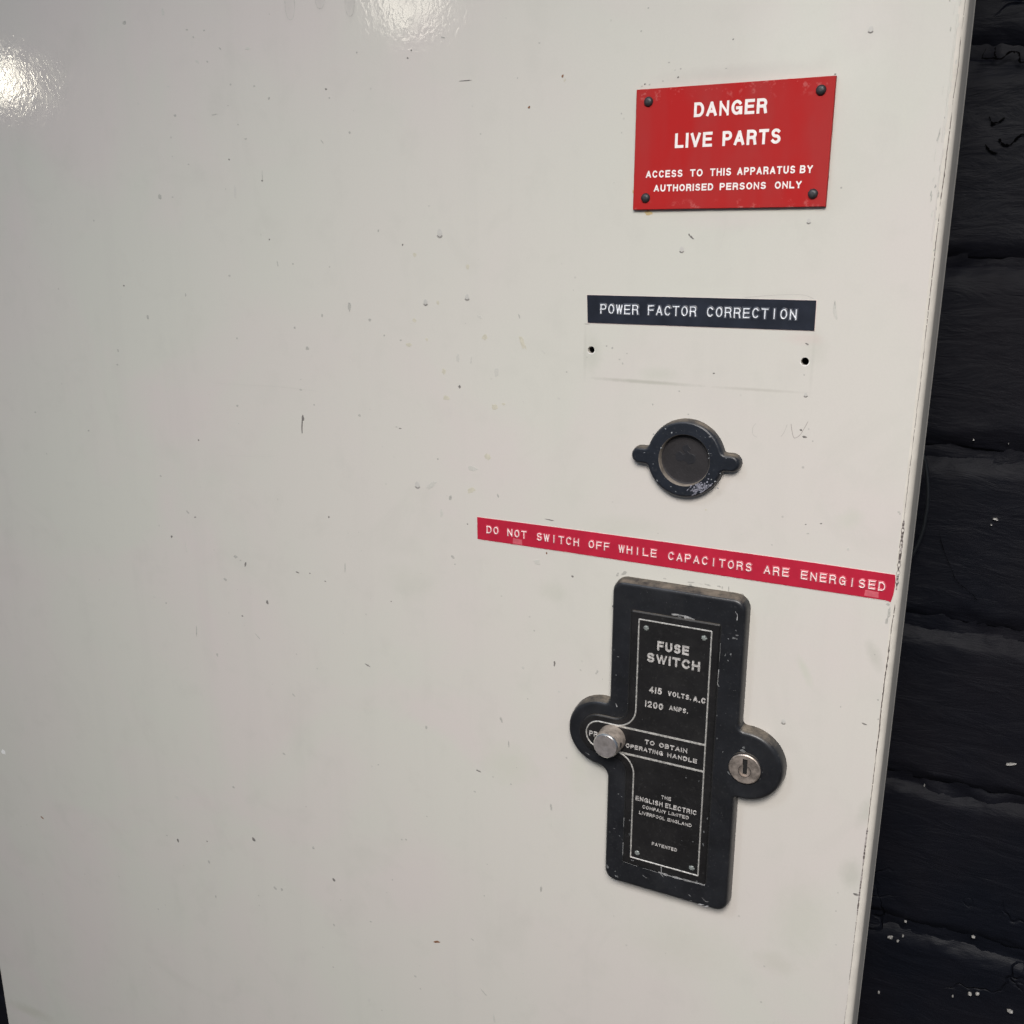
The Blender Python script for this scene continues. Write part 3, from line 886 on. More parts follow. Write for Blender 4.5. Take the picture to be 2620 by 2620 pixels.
    "-126.5 -33.3 0.29 0.27 0 m;-124.3 -33.9 0.36 0.28 0 m;-99.4 -47.6 0.27 0.27 0 m;-23.4 50.3 0.16 0.73 0 m;-24.8 60.1 0.16 0.72 -5 m;-23.8 36.7 0.16 0.32 0 d;"
    "-25.8 67.8 0.21 0.51 0 m;-23.7 22.8 0.16 0.87 -5 m;-51.2 18 0.29 0.23 0 m;-123.1 37.1 0.27 0.25 0 m;-123.3 43.1 0.27 0.24 0 m;-143.9 54.7 0.36 0.55 -30 o;"
    "-117.4 67.5 0.27 0.23 0 m;-115.2 74.2 0.26 0.23 0 m;-22.9 -0.5 0.27 0.34 0 m;-23.3 8.5 0.27 0.28 0 f;-25 -81.7 0.35 0.26 0 m;-24.6 -82.3 0.23 0.26 0 m")
bms = {k: bmesh.new() for k in 'dmfboyw'}
for row in MARKS.split(';'):
    a = row.split()
    x, z, rx, rz, rot = map(float, a[:5])
    t = a[5]
    big = max(rx, rz) > .9
    hh = .035 + rnd.random() * .02
    blob(bms[t], x, z, max(rx, .09), max(rz, .09), rot, hh, 14 if big else 8, .28 if big else .3, surf, .02)
for i in range(34):       # ridge of filler and flakes beside the crack
    z = rnd.uniform(8, 98)
    blob(bms[rnd.choice('mff')], crack_x(z) - rnd.uniform(.5, 3.2), z, rnd.uniform(.08, .22), rnd.uniform(.3, 1.6), -3, .04 + rnd.random() * .02, 9, .4, surf, .02)
for i in range(130):      # hair-fine flecks
    x = rnd.gauss(-230, 110); z = rnd.gauss(-60, 130)
    if x > -26 or x < -500 or (-122 < x < -50 and (10 < z < 52 or -246 < z < -112)):
        continue
    r = rnd.uniform(.10, .22)
    blob(bms[rnd.choice('mmmfff')], x, z, r, r * rnd.uniform(.5, 1.6), rnd.uniform(-40, 40), .03 + rnd.random() * .02, 6, .3, surf, .02)
MM = {'d': MAT_CHIP_D, 'm': MAT_CHIP_M, 'f': MAT_CHIP_F, 'b': MAT_CHIP_B, 'o': MAT_CHIP_O, 'y': MAT_CHIP_Y, 'w': MAT_CHIP_W}
NN = {'d': "paint_chip", 'm': "dirt_fleck", 'f': "faint_smear", 'b': "rust_fleck", 'o': "ochre_stain", 'y': "glue_stain", 'w': "pale_spot"}
for k, b_ in bms.items():
    finish(b_, NN[k], MM[k], door, kind='stuff')

# blisters: a flake gone, dark lower lip
for x, z, r in [(-193.75, 5.0, 1.25), (-200.5, -20.2, .95), (-182.4, -17.9, .95), (-46.5, 61.8, .75), (-60.1, 8.1, .65), (-100.7, -.6, .8), (-206.1, -92.3, 1.2), (-55.8, -162.7, .8), (-56.9, -46.2, .6)]:
    bm = bmesh.new()
    blob(bm, x, z + r * .2, r * .85, r * 1.15, 0, .03, 14, .08, surf, .02)
    o = finish(bm, "blister", simple("blister_grey", (.50, .485, .45), .5, var=.06), door)
    bm = bmesh.new()
    sweep(bm, arc(x, z - r * .05, r * .88, -160, -20, 8), [(-.02, .055), (0, .075), (.10 + .12 * r, .055)])
    sweep(bm, arc(x, z - r * .05, r * 1.06, -160, -20, 8), [(-.09, .05), (.05, .055)])
    o2 = finish(bm, "blister_lip", [MAT_CHIP_D], door)

# pencil scribble, fine scratches
def line_obj(name, lines, w, mat, h=.045, jit=.2):
    bm = bmesh.new()
    for k, ln in enumerate(lines):
        sweep(bm, catmull(ln, 5), [(-w / 2, h + .003 * k), (w / 2, h + .003 * k)], jitter=jit, surf=surf)
    return finish(bm, name, mat, door)
MAT_DRIP = simple('dried_drip', (.49, .47, .43), .5, var=.15, scale=700)
MAT_PENCIL = simple("pencil_trace", (.44, .42, .385), .6, var=.1, scale=1500)
MAT_PENCIL_D = simple("pencil_dark", (.30, .27, .25), .6, var=.2, scale=1500)
line_obj("pencil_mark", [[(-72.4, -56.7), (-73.2, -57.7), (-73.4, -58.9), (-73.3, -60.2), (-72.7, -60.9), (-71.7, -61.3)], [(-63.9, -60.4), (-63.05, -59.06), (-62.1, -56.2)]], .14, MAT_PENCIL)
line_obj("pencil_mark", [[(-60.9, -55.96), (-60.2, -59.15), (-59.63, -60.4), (-59.0, -60.43), (-57.8, -59.44), (-56.7, -57.4), (-55.5, -54.7)]], .16, MAT_PENCIL_D)
line_obj("pencil_mark", [[(-78.7, -15.5), (-71.6, -14.8), (-64.7, -14.3), (-59.7, -14.4), (-56.9, -15.4)]], .13, MAT_PENCIL)
for ln in [[(-310, -57.3), (-289, -56.9), (-272, -56.7), (-254, -57.3)], [(-407.5, -121), (-395.5, -121.2), (-385, -121.6)],
                     [(-86.4, 11), (-86.5, 6.8), (-87.2, 2.5), (-88.3, -1.6)], [(-305, -89.3), (-292, -88.3), (-279, -87.2)], [(-403, -143.1), (-395, -143.4), (-388, -143.1)]]:
    line_obj("scratch", [ln], .10, MAT_CHIP_F)

# dried edges of the drips near the top
for x, z, w_, hh in [(-243.5, 86.0, 2.3, 7.0), (-230.2, 82.2, 2.0, 6.0), (-257.5, 83.5, 2.2, 7.0)]:
    bm = bmesh.new()
    pts = [(x - w_, z + hh), (x - w_ * .95, z + hh * .5), (x - w_ * .6, z + .8), (x, z), (x + w_ * .6, z + .8), (x + w_ * .95, z + hh * .5), (x + w_, z + hh)]
    sweep(bm, catmull(pts, 6), [(-.14, .035), (.14, .035)], jitter=.5)
    finish(bm, "drip_edge", MAT_DRIP, door)

# cracked paint line along the rolled edge
SEG = [(96, 60, .10), (58, 40, .14), (38, 12, .22), (10, -28, .20), (-28, -62, .13), (-62, -84, .15), (-84, -108, .85), (-113, -124, .24), (-124, -170, .34), (-170, -196, .22), (-196, -212, .55), (-212, -232, .5), (-232, -262, .16), (-266, -420, .15)]
crk = bmesh.new(); scf = bmesh.new()
for za, zb, w in SEG:
    n = max(int(abs(za - zb) / .45), 4)
    pts = []; ws = []
    for i in range(n + 1):
        z = za + (zb - za) * i / n
        f = min(i, n - i) / n * 8
        wob = .10 * noise.noise(Vector((z * .9, 1, 0))) + .22 * noise.noise(Vector((z * .11, 4, 0)))
        pts.append((crack_x(z) + wob, z))
        ws.append(max(.05, w * min(1, f + .25) * (.75 + .8 * noise.noise(Vector((z * .7, 9, 0))) + .35 * rnd.random())))
    for i in range(n):
        (xa, z_a), (xb, z_b) = pts[i], pts[i + 1]
        wa, wb = ws[i] / 2, ws[i + 1] / 2
        if rnd.random() < .05 and w < .3:
            continue
        bmt = scf if w > .45 and rnd.random() < .55 else crk
        q = [(xa - wa, z_a), (xa + wa, z_a), (xb + wb, z_b), (xb - wb, z_b)]
        bmt.faces.new([bmt.verts.new(V(x, surf(x, z) + .03, z)) for x, z in q])
finish(crk, "edge_crack", simple("edge_crack_dark", (.10, .082, .075), .8, var=.4, scale=900), door, kind='stuff')
finish(scf, "edge_scuff", simple("edge_scuff_grey", (.30, .27, .255), .7, var=.4, scale=900), door, kind='stuff')
# a pale ridge of thick paint beside the crack near the top
bm = bmesh.new()
for za, zb, dx, w in [(96, 66, -1.3, .25), (64, 30, -1.5, .30), (28, 2, -1.2, .22)]:
    pts = [(crack_x(z) + dx + .3 * noise.noise(Vector((z * .2, 2, 7))), z) for z in [za + (zb - za) * i / 30 for i in range(31)]]
    sweep(bm, pts, [(-w, .0), (-w * .4, .10), (w * .4, .10), (w, .0)], jitter=.5, surf=surf)
finish(bm, "paint_ridge", MAT_DOOR, door)

# ------------------------------------------------------------------ red danger sign
sign = thing("danger_sign", "red riveted danger sign with white lettering at the top right of the cabinet", "sign", -86.4, 0, 12.4)
bm = bmesh.new()
rings(bm, [(-117.8, 49.9), (-55.05, 49.9), (-55.15, 12.42), (-117.8, 12.42)], [(0, .05), (0, 1.25), (.15, 1.45)], True)
finish(bm, "plate", MAT_RED, sign)
for s, xa, xb, za, zb, t in [
        ("DANGER", -98.2, -75.0, 40.45, 44.85, .90),
        ("LIVE", -104.1, -91.8, 31.38, 35.85, .90), ("PARTS", -88.5, -70.2, 31.38, 35.85, .90),
        ("ACCESS", -113.6, -101.1, 22.45, 24.72, .46), ("TO", -98.6, -94.4, 22.45, 24.72, .46), ("THIS", -92.0, -85.1, 22.45, 24.75, .46),
        ("APPARATUS", -83.2, -65.1, 22.45, 24.75, .46), ("BY", -63.7, -59.8, 22.45, 24.75, .46),
        ("AUTHORISED", -110.7, -90.7, 18.05, 20.22, .46), ("PERSONS", -88.6, -73.8, 18.05, 20.22, .46), ("ONLY", -71.1, -62.85, 18.05, 20.22, .46)]:
    bm = bmesh.new()
    text(bm, s, xa, xb, za, zb, t, .03, 1.46)
    finish(bm, "lettering", MAT_WHITE, sign, label="white word " + s)
def dome_rivet(x, z, r, h0, parent, mat, hh=.9):
    bm = bmesh.new()
    lathe(bm, x, z, [(r, h0), (r * .97, h0 + hh * .35), (r * .85, h0 + hh * .68), (r * .6, h0 + hh * .9), (r * .3, h0 + hh), (0, h0 + hh)], 24)
    return finish(bm, "rivet", mat, parent, smooth=True)
for x, z in [(-113.5, 46.0), (-59.1, 46.1), (-59.2, 16.3), (-113.4, 16.15)]:
    dome_rivet(x, z, 1.55, 1.44, sign, MAT_SIGNRIVET, 1.1)

# ------------------------------------------------------------------ embossed label tapes
def mono(bmA, bmB, s, x, z, hgt, pitch, w, t, h0, slope=0.0, x_ref=0.0):
    for ch in s:
        if ch != ' ':
            gw = {'I': t, 'W': w * 1.12}.get(ch, w)
            gx = x + (w - gw) / 2
            zz = z + (gx - x_ref) * slope + rnd.uniform(-.06, .06)
            glyph(bmA, ch, gx, zz, gw, hgt, t, tube_prof(t, .30), h0)
            glyph(bmB, ch, gx - t * .7, zz - t * .7, gw + t * 1.4, hgt + t * 1.4, t * 2.4, [(-t * 1.4, -.01), (-t * .9, .10), (t * .9, .10), (t * 1.4, -.01)], h0)
        x += pitch

tape = thing("label_tape", "black embossed label tape reading power factor correction", "label", -95, 0, -25.4)
bm = bmesh.new()
rings(bm, [(-134.2, -15.85), (-55.85, -15.95), (-55.75, -25.45), (-133.75, -25.45)], [(0, .02), (0, .24), (.08, .30)], True)
finish(bm, "tape", MAT_TAPE_BLACK, tape)
bm = bmesh.new()
rings(bm, [(-134.35, -15.78), (-55.70, -15.9), (-55.60, -25.58), (-133.85, -25.60)], [(0, .01), (0, .12)], True)
finish(bm, "tape_backing", MAT_TAPE_EDGE, tape)
for s, xa, p in [("POWER", -129.0, 2.94), ("FACTOR", -111.6, 2.95), ("CORRECTION", -91.0, 3.02)]:
    A, B = bmesh.new(), bmesh.new()
    mono(A, B, s, xa, -22.15, 3.3, p, 2.25, .46, .31)
    finish(A, "lettering", MAT_TAPE_TXT, tape, smooth=True, angle=50, label="embossed white word " + s)
    finish(B, "letter_swelling", MAT_SWELL_B, tape)

tape2 = thing("label_tape", "long red embossed label tape about capacitors above the fuse switch", "label", -100, 0, -111.6)
outr = [(-178.8, -102.1), (-140, -102.0), (-95, -102.1), (-50, -102.4), (-24.13, -102.78), (-23.89, -104.09), (-23.81, -106.77), (-23.98, -109.5), (-24.56, -112.25), (-26.29, -111.92), (-60, -111.75), (-95, -111.5), (-140, -111.2), (-178.75, -111.1)]
bm = bmesh.new()
rings(bm, outr, [(0, .02), (0, .24), (.08, .30)], True)
finish(bm, "tape", MAT_TAPE_RED, tape2)
bm = bmesh.new()
rings(bm, [(x - .0, z + (-.16 if z < -108 else .04)) for x, z in outr], [(-.06, .01), (-.06, .12)], True)
finish(bm, "tape_backing", MAT_TAPE_EDGE, tape2)
for s, xa, p in [("DO", -174.5, 3.02), ("NOT", -165.4, 3.02), ("SWITCH", -152.85, 3.06), ("OFF", -131.45, 3.05), ("WHILE", -119.5, 3.08), ("CAPACITORS", -100.6, 3.1), ("ARE", -66.3, 3.12), ("ENERGISED", -53.8, 3.12)]:
    A, B = bmesh.new(), bmesh.new()
    mono(A, B, s, xa, -107.95, 2.95, p, 2.15, .40, .31, -.0058, -178)
    finish(A, "lettering", MAT_TAPE_TXT_R, tape2, smooth=True, angle=50, label="embossed white word " + s)
    finish(B, "letter_swelling", MAT_SWELL_R, tape2)
MAT_RUB = simple("rubbed_red", (.55, .10, .13), .5, var=.15, scale=500)
for q in [(-163.2, -159.0, -108.6, -110.9), (-33.0, -28.4, -109.3, -111.5)]:
    bm = bmesh.new()
    rings(bm, [(q[0], q[3] + .1), (q[1], q[3]), (q[1] - .2, q[2] - .2), (q[0] + .2, q[2])], [(0, .29), (0.1, .33)], True)
    finish(bm, "rub_mark", MAT_RUB, tape2)

# ------------------------------------------------------------------ round plug with two ears
cap = thing("blanking_plug", "round black plug with two small ears and a hollow centre between the two label tapes", "plug", -95.6, 0, -70.7)
def eared(cx, cz, Rr, ex, er, fr):
    """circle with two ears on the horizontal axis, concave fillets of radius fr"""
    pts = []
    nw = er                        # half width of the neck
    # fillet centre touches the line z = nw from above and the big circle from outside
    fz = nw + fr
    fx = math.sqrt((Rr + fr) ** 2 - fz ** 2)
    ang = math.degrees(math.atan2(fz, fx))
    q = []
    q += arc(0, 0, Rr, 90, ang, 14)
    q += arc(fx, fz, fr, 180 + ang, 270, 6)
    q += arc(ex, 0, er, 90, -90, 14)
    q += [(x, -z) for x, z in arc(fx, fz, fr, 180 + ang, 270, 6)[::-1]]
    q += [(x, -z) for x, z in arc(0, 0, Rr, 90, ang, 14)[::-1]]
    left = [(-x, -z) for x, z in q]
    return clean([(cx + x, cz + z) for x, z in q + left])
bm = bmesh.new()
o_ = eared(-95.6, -70.6, 13.85, 16.3, 3.25, 1.3)
hole = circle(-95.6, -70.9, 9.15, 48)
rings(bm, o_, [(0, 0.0), (.12, 1.6), (.35, 2.7), (.8, 3.3), (1.3, 3.5)], True, [hole])
finish(bm, "plug_body", MAT_CAPB, cap, smooth=True, angle=40)
bm = bmesh.new()
lathe(bm, -95.6, -70.9, [(9.15, 3.5), (9.0, 3.35), (8.75, 1.3)], 48)
finish(bm, "hollow_wall", MAT_CAPDUST, cap, smooth=True)
bm = bmesh.new()
lathe(bm, -95.6, -70.9, [(8.76, 1.32), (8.2, 1.05), (4.0, 1.0), (0, 1.0)], 48)
finish(bm, "hollow_floor", MAT_CAPFLOOR, cap, smooth=True)
bm = bmesh.new()
blob(bm, -97.8, -70.3, 1.5, 1.6, 0, 1.03, 14, .2)
blob(bm, -94.6, -70.6, 1.9, 2.3, 20, 1.04, 14, .3)
blob(bm, -95.4, -67.2, 1.3, 1.3, 0, 1.03, 10, .3)
finish(bm, "grease_spot", simple("grease", (.012, .012, .015), .5), cap)
bm = bmesh.new()
for i in range(95):          # peeled patch, lower right of the ring
    a = math.radians(rnd.gauss(-56, 11)); r = min(max(rnd.gauss(11.3, .95), 9.5), 12.7)
    blob(bm, -95.6 + r * math.cos(a), -70.6 + r * math.sin(a), rnd.uniform(.12, .62), rnd.uniform(.10, .30), rnd.uniform(20, 60), 3.52 + rnd.random() * .03, 7, .4)
finish(bm, "peeled_paint", simple("peeled_grey", (.20, .20, .235), .45, var=.6, scale=1600), cap, kind='stuff')
bm = bmesh.new()
for x, z, r in [(-103.9, -67.2, .28), (-86.9, -69.3, .26), (-102.6, -60.4, .3), (-106.9, -62.6, .2), (-85.6, -76.6, .22), (-84.3, -77.2, .3), (-104.9, -79.0, .3), (-81.0, -68.8, .2), (-106.6, -73.2, .2), (-83.2, -79.4, .3), (-100.4, -61.6, .3), (-86.9, -61.8, .35), (-110, -69.5, .15), (-99.8, -80.6, .2), (-98, -82.2, .25), (-87, -67.6, .2), (-82.7, -74.2, .25)]:
    blob(bm, x, z, r, r * rnd.uniform(.5, 1), rnd.uniform(-50, 50), 3.515, 8, .35)
for i in range(12):
    a = rnd.uniform(0, 6.28); r = rnd.uniform(9.4, 12.4)
    blob(bm, -95.6 + r * math.cos(a), -70.6 + r * math.sin(a), rnd.uniform(.06, .16), .07, rnd.uniform(-60, 60), 3.515, 6, .3)
finish(bm, "paint_nick", simple("pale_nick", (.22, .23, .24), .5, var=.4, scale=1200), cap, kind='stuff')

# ------------------------------------------------------------------ fuse switch
fuse = thing("fuse_switch", "black fuse switch plate with silver lettering, push knob and key lock", "fuse switch", -95.2, 0, -244)
CZ = -180.7

def lobed(xl, xr, zt, zb, cr, L=None, Rt=None):
    """rectangle with optional lobes: L/Rt = (cx, radius, fillet_upper, fillet_lower)"""
    p = arc(xr - cr, zt - cr, cr, 90, 0, 6)
    if Rt:
        cx, r, fu, fl = Rt
        for f, sgn in ((fu, 1), (fl, -1)):
            dz = math.sqrt((r + f) ** 2 - (xr + f - cx) ** 2)
            ang = math.degrees(math.atan2(dz, xr + f - cx))
            fc = (xr + f, CZ + sgn * dz)
            seg = arc(fc[0], fc[1], f, 180, 180 + ang, 6)if sgn > 0 else None
            if sgn > 0:
                p += seg
                a_top = ang
            else:
                p += arc(cx, CZ, r, a_top, -ang, 30)
                p += [(x, 2 * CZ - z) for x, z in arc(fc[0], CZ + dz, f, 180, 180 + ang, 6)][::-1]
    p += arc(xr - cr, zb + cr, cr, 0, -90, 6) + arc(xl + cr, zb + cr, cr, -90, -180, 6)
    if L:
        cx, r, fu, fl = L
        # mirror about the vertical axis and build bottom first
        out = []
        data = []
        for f in (fl, fu):
            dx = cx - (xl - f)
            dz = math.sqrt((r + f) ** 2 - dx ** 2)
            ang = math.degrees(math.atan2(dz, -dx))          # from lobe centre to fillet centre
            data.append((f, dz, ang))
        f, dz, ang = data[0]
        fc = (xl - f, CZ - dz)
        out += arc(fc[0], fc[1], f, 0, 180 - ang, 6) if False else arc(fc[0], fc[1], f, 0, 180 - ang, 6)
        p += out
        p += arc(cx, CZ, r, -ang, -(360 - data[1][2]), 34)
        f, dz, ang = data[1]
        fc = (xl - f, CZ + dz)
        p += arc(fc[0], fc[1], f, -(180 - ang), 0, 6)
    p += arc(xl + cr, zt - cr, cr, 180, 90, 6)
    return clean(p)

frame_o = lobed(-120.4, -70.0, -117.2, -244.0, 5.0, (-122.95, 14.1, 1.2, 4.0), (-67.45, 14.1, 1.8, .8))
bm = bmesh.new()
rings(bm, frame_o, [(0, 0.0), (.15, 1.8), (.30, 3.0), (.55, 3.9), (.95, 4.55), (1.5, 4.9), (2.1, 5.0)], True)
finish(bm, "frame", MAT_FRAME, fuse, smooth=True, angle=40)

def s_outline(xl, xr, zt, zb, r, f, cr):
    """plate outline whose left lobe (half height r) runs into the side with S-curve fillets f"""
    p = arc(xr - cr, zt - cr, cr, 90, 0, 3) + arc(xr - cr, zb + cr, cr, 0, -90, 3) + arc(xl + cr, zb + cr, cr, -90, -180, 3)
    p += arc(xl - f, CZ - r - f, f, 0, 90, 10)
    p += arc(-123.2, CZ, r, -90, -270, 24)
    p += arc(xl - f, CZ + r + f, f, -90, 0, 10)
    p += arc(xl + cr, zt - cr, cr, 180, 90, 3)
    return clean(p)

ins_o = s_outline(-112.1, -79.0, -128.0, -233.3, 8.2, 5.2, .6)
bm = bmesh.new()
rings(bm, inset(ins_o, -.38), [(0, 5.002), (0.30, 5.012)], False)
finish(bm, "groove_shade_band", MAT_RECESS_SHADE, fuse)  # flat black band painting the groove's shade around the insert
bm = bmesh.new()
rings(bm, ins_o, [(0, 4.9), (0.02, 5.25), (.45, 5.62)], True)
finish(bm, "insert", MAT_INSERT, fuse)
brd_o = s_outline(-108.95, -81.95, -130.95, -230.1, 5.45, 7.9, .25)
bm = bmesh.new()
sweep(bm, brd_o, [(-.30, 0), (-.12, .26), (.12, .26), (.30, 0)], closed=True, h0=5.61)
finish(bm, "border_line", MAT_SILVER, fuse)
for zc in (-175.35, -186.15):
    bm = bmesh.new()
    pts = [(-117.0 + (35.0) * i / 40, zc) for i in range(41)]
    sweep(bm, pts, [(-.38, 0), (-.33, .18), (.33, .18), (.38, 0)], h0=5.61, jitter=.08)
    finish(bm, "divider_bar", MAT_SILVER, fuse)

for s, xa, xb, za, zb, t, hh in [
        ("FUSE", -101.6, -89.7, -141.6, -138.1, .80, .28), ("SWITCH", -105.4, -85.4, -146.85, -143.3, .80, .28),
        ("415", -104.0, -99.1, -158.95, -156.45, .50, .25), ("VOLTS.", -96.8, -88.1, -158.75, -156.85, .40, .22), ("A.C", -87.3, -82.7, -159.0, -156.85, .50, .25),
        ("1200", -105.4, -98.4, -164.95, -162.45, .52, .25), ("AMPS.", -96.1, -89.0, -164.3, -162.5, .38, .22),
        ("TO", -104.9, -101.1, -180.2, -178.4, .38, .22), ("OBTAIN", -99.3, -88.5, -180.2, -178.4, .38, .22),
        ("OPERATING", -112.4, -97.7, -183.45, -181.75, .37, .22), ("HANDLE", -96.0, -84.65, -183.45, -181.75, .37, .22),
        ("THE", -97.6, -93.8, -201.4, -199.95, .27, .2), ("ENGLISH", -107.7, -96.9, -204.7, -202.85, .33, .22), ("ELECTRIC", -95.9, -83.75, -204.7, -202.85, .33, .22),
        ("COMPANY", -104.8, -95.5, -207.4, -206.05, .235, .2), ("LIMITED", -94.5, -86.6, -207.3, -206.0, .235, .2),
        ("LIVERPOOL", -106.05, -95.8, -210.25, -208.9, .235, .2), ("ENGLAND", -94.8, -85.35, -210.2, -208.9, .235, .2),
        ("PATENTED", -100.5, -90.5, -222.2, -220.9, .25, .2), ("PR", -127.4, -123.9, -182.0, -179.85, .42, .22)]:
    bm = bmesh.new()
    text(bm, s, xa, xb, za, zb, t, hh, 5.62)
    finish(bm, "lettering", MAT_SILVER_TXT, fuse, label="raised silver word " + s)

for i, (x, z) in enumerate([(-106.1, -133.9), (-84.5, -133.9), (-106.3, -227.5), (-84.5, -227.5)]):
    bm = bmesh.new()
    pts = []
    for k in range(22):
        a = 2 * math.pi * k / 22
        r = .98 + (.13 if k % 3 == 0 else -.02) + rnd.uniform(-.05, .07)
        pts.append((x + r * math.cos(a), z + r * math.sin(a)))
    rings(bm, pts, [(0, 5.6), (.03, 5.75), (.18, 5.95), (.45, 6.03)], True)
    rv = finish(bm, "rivet", MAT_RIVET, fuse)
    bm = bmesh.new()
    sx, sz = [(-1.0, .05), (.55, .75), (-.2, .85), (.5, .6)][i]
    blob(bm, x + sx, z + sz, .22, .26, 0, 5.98, 8, .3)
    finish(bm, "burr", MAT_BRIGHT, rv)

# wear on frame and plate: bright scratches
bm = bmesh.new()
def scr(pts, w, h):
    sweep(bm, catmull(pts, 4), [(-w / 2, h), (w / 2, h)], jitter=.5)
scr([(-97.0, -127.2), (-94, -127.05), (-91, -127.3), (-88.5, -127.9)], .5, 5.03)
scr([(-92.3, -127.7), (-90.5, -127.5)], .5, 5.04)
scr([(-98.6, -232.6), (-96.5, -234.4), (-95.6, -235.3)], .18, 5.03)
scr([(-97.6, -233.6), (-95, -233.9), (-92, -234.0), (-88, -233.9), (-84, -233.8), (-79.2, -233.6)], .75, 5.035)
scr([(-96.4, -230.6), (-96.3, -233.2)], .35, 5.65)
scr([(-111.9, -233.5), (-108, -233.7), (-106.3, -233.9)], .12, 5.03)
scr([(-104, -234.1), (-101, -233.9), (-98, -234.1)], .14, 5.03)
scr([(-103.9, -237.0), (-102.9, -237.7), (-102.2, -237.8)], .16, 5.03)
scr([(-74.2, -122.4), (-73.4, -123.6), (-73.5, -125.6)], .3, 5.04)
scr([(-78.75, -145), (-78.9, -150.5), (-78.3, -151.6)], .2, 5.03)
scr([(-78.7, -135), (-78.75, -142)], .08, 5.03)
scr([(-112.35, -214), (-112.4, -218)], .14, 5.03)
scr([(-112.4, -225), (-112.4, -231)], .16, 5.03)
scr([(-80.1, -239.4), (-78.6, -240.6), (-77.5, -240.4)], .12, 5.03)
scr([(-117.2, -166.6), (-116.6, -167.9)], .35, 5.03)
scr([(-58.1, -186.9), (-57.2, -185.7)], .3, 4.9)
scr([(-58.2, -173.9), (-56.6, -176.0)], .28, 4.75)
scr([(-129, -190), (-127.4, -190.6)], .12, 5.03)
finish(bm, "scratch", MAT_CHIP_G, fuse, kind='stuff')
bm = bmesh.new()
for x, z, rx, rz in [(-73.6, -129.3, .28, .25), (-76, -132.9, .25, .3), (-74.2, -132.3, .7, .35), (-73.1, -132.5, .4, .3), (-74.9, -138.5, .3, .35), (-75.8, -141, .35, .25), (-76.8, -139, .2, .6), (-73, -131, .5, .25),
                     (-68.6, -174.6, .95, .55), (-68.2, -173.4, .5, .6), (-72.3, -184.7, 1.3, .6), (-62, -184, .5, .4), (-61.2, -181.6, .4, .5), (-75.5, -176.8, .2, .25), (-69, -175.9, .22, .25),
                     (-118.6, -237.8, .4, .7), (-115.3, -239, .3, .2), (-114.6, -241, .8, .4), (-119.6, -127.8, .25, .6), (-118.6, -145, .2, .2), (-116.8, -147.5, .35, .15), (-117.4, -155, .3, .15),
                     (-115, -204.5, .4, .15), (-113.6, -205.3, .3, .15), (-116.4, -220, .4, .15), (-118, -222, .3, .15), (-114, -222.5, .3, .2), (-88.5, -190.3, .25, .15), (-83.6, -190.5, .2, .3), (-109.9, -214.2, .3, .2), (-109.8, -220.4, .15, .5),
                     (-79.6, -205, .2, .4), (-80.6, -210.8, .2, .45), (-80.7, -216.3, .25, .5), (-84.6, -216.2, .2, .2), (-94, -127.9, .9, .4), (-108, -231.4, .6, .2), (-82.2, -232.7, .3, .3), (-85, -240, .6, .2), (-78.5, -163, .15, .4), (-77.9, -172, .15, .3),
                     (-117, -194, .3, .1), (-129.8, -190.2, .3, .15), (-127, -192.4, .4, .12), (-94, -243, .6, .12)]:
    hh = 5.66 if (-112 < x < -79.2 and -233 < z < -128.3) else (5.02 if x > -119 else 4.9)
    blob(bm, x, z, rx, rz, rnd.uniform(-30, 30), hh, 8, .4)
for i in range(120):
    x = rnd.uniform(-118, -72); z = rnd.uniform(-241, -120)
    inside = -112.3 < x < -78.8 and -233.6 < z < -127.8
    if inside and rnd.random() < .7:
        continue
    hh = 5.66 if inside else 5.02
    blob(bm, x, z, rnd.uniform(.05, .16), rnd.uniform(.04, .1), rnd.uniform(-60, 60), hh, 6, .3)
finish(bm, "wear_spot", simple("wear_grey", (.115, .118, .12), .6, var=.4, scale=1500), fuse, kind='stuff')
bm = bmesh.new()
for x, z, a in [(-84.5, -242.6, 8), (-81.3, -243.1, 12), (-79.0, -243.1, 35)]:
    blob(bm, x + 1, z + .45, 1.1, .22, a, 4.93, 9, .25)
finish(bm, "edge_nick", simple("edge_nick_pale", (.33, .33, .33), .6, var=.3, scale=1200), fuse, kind='stuff')

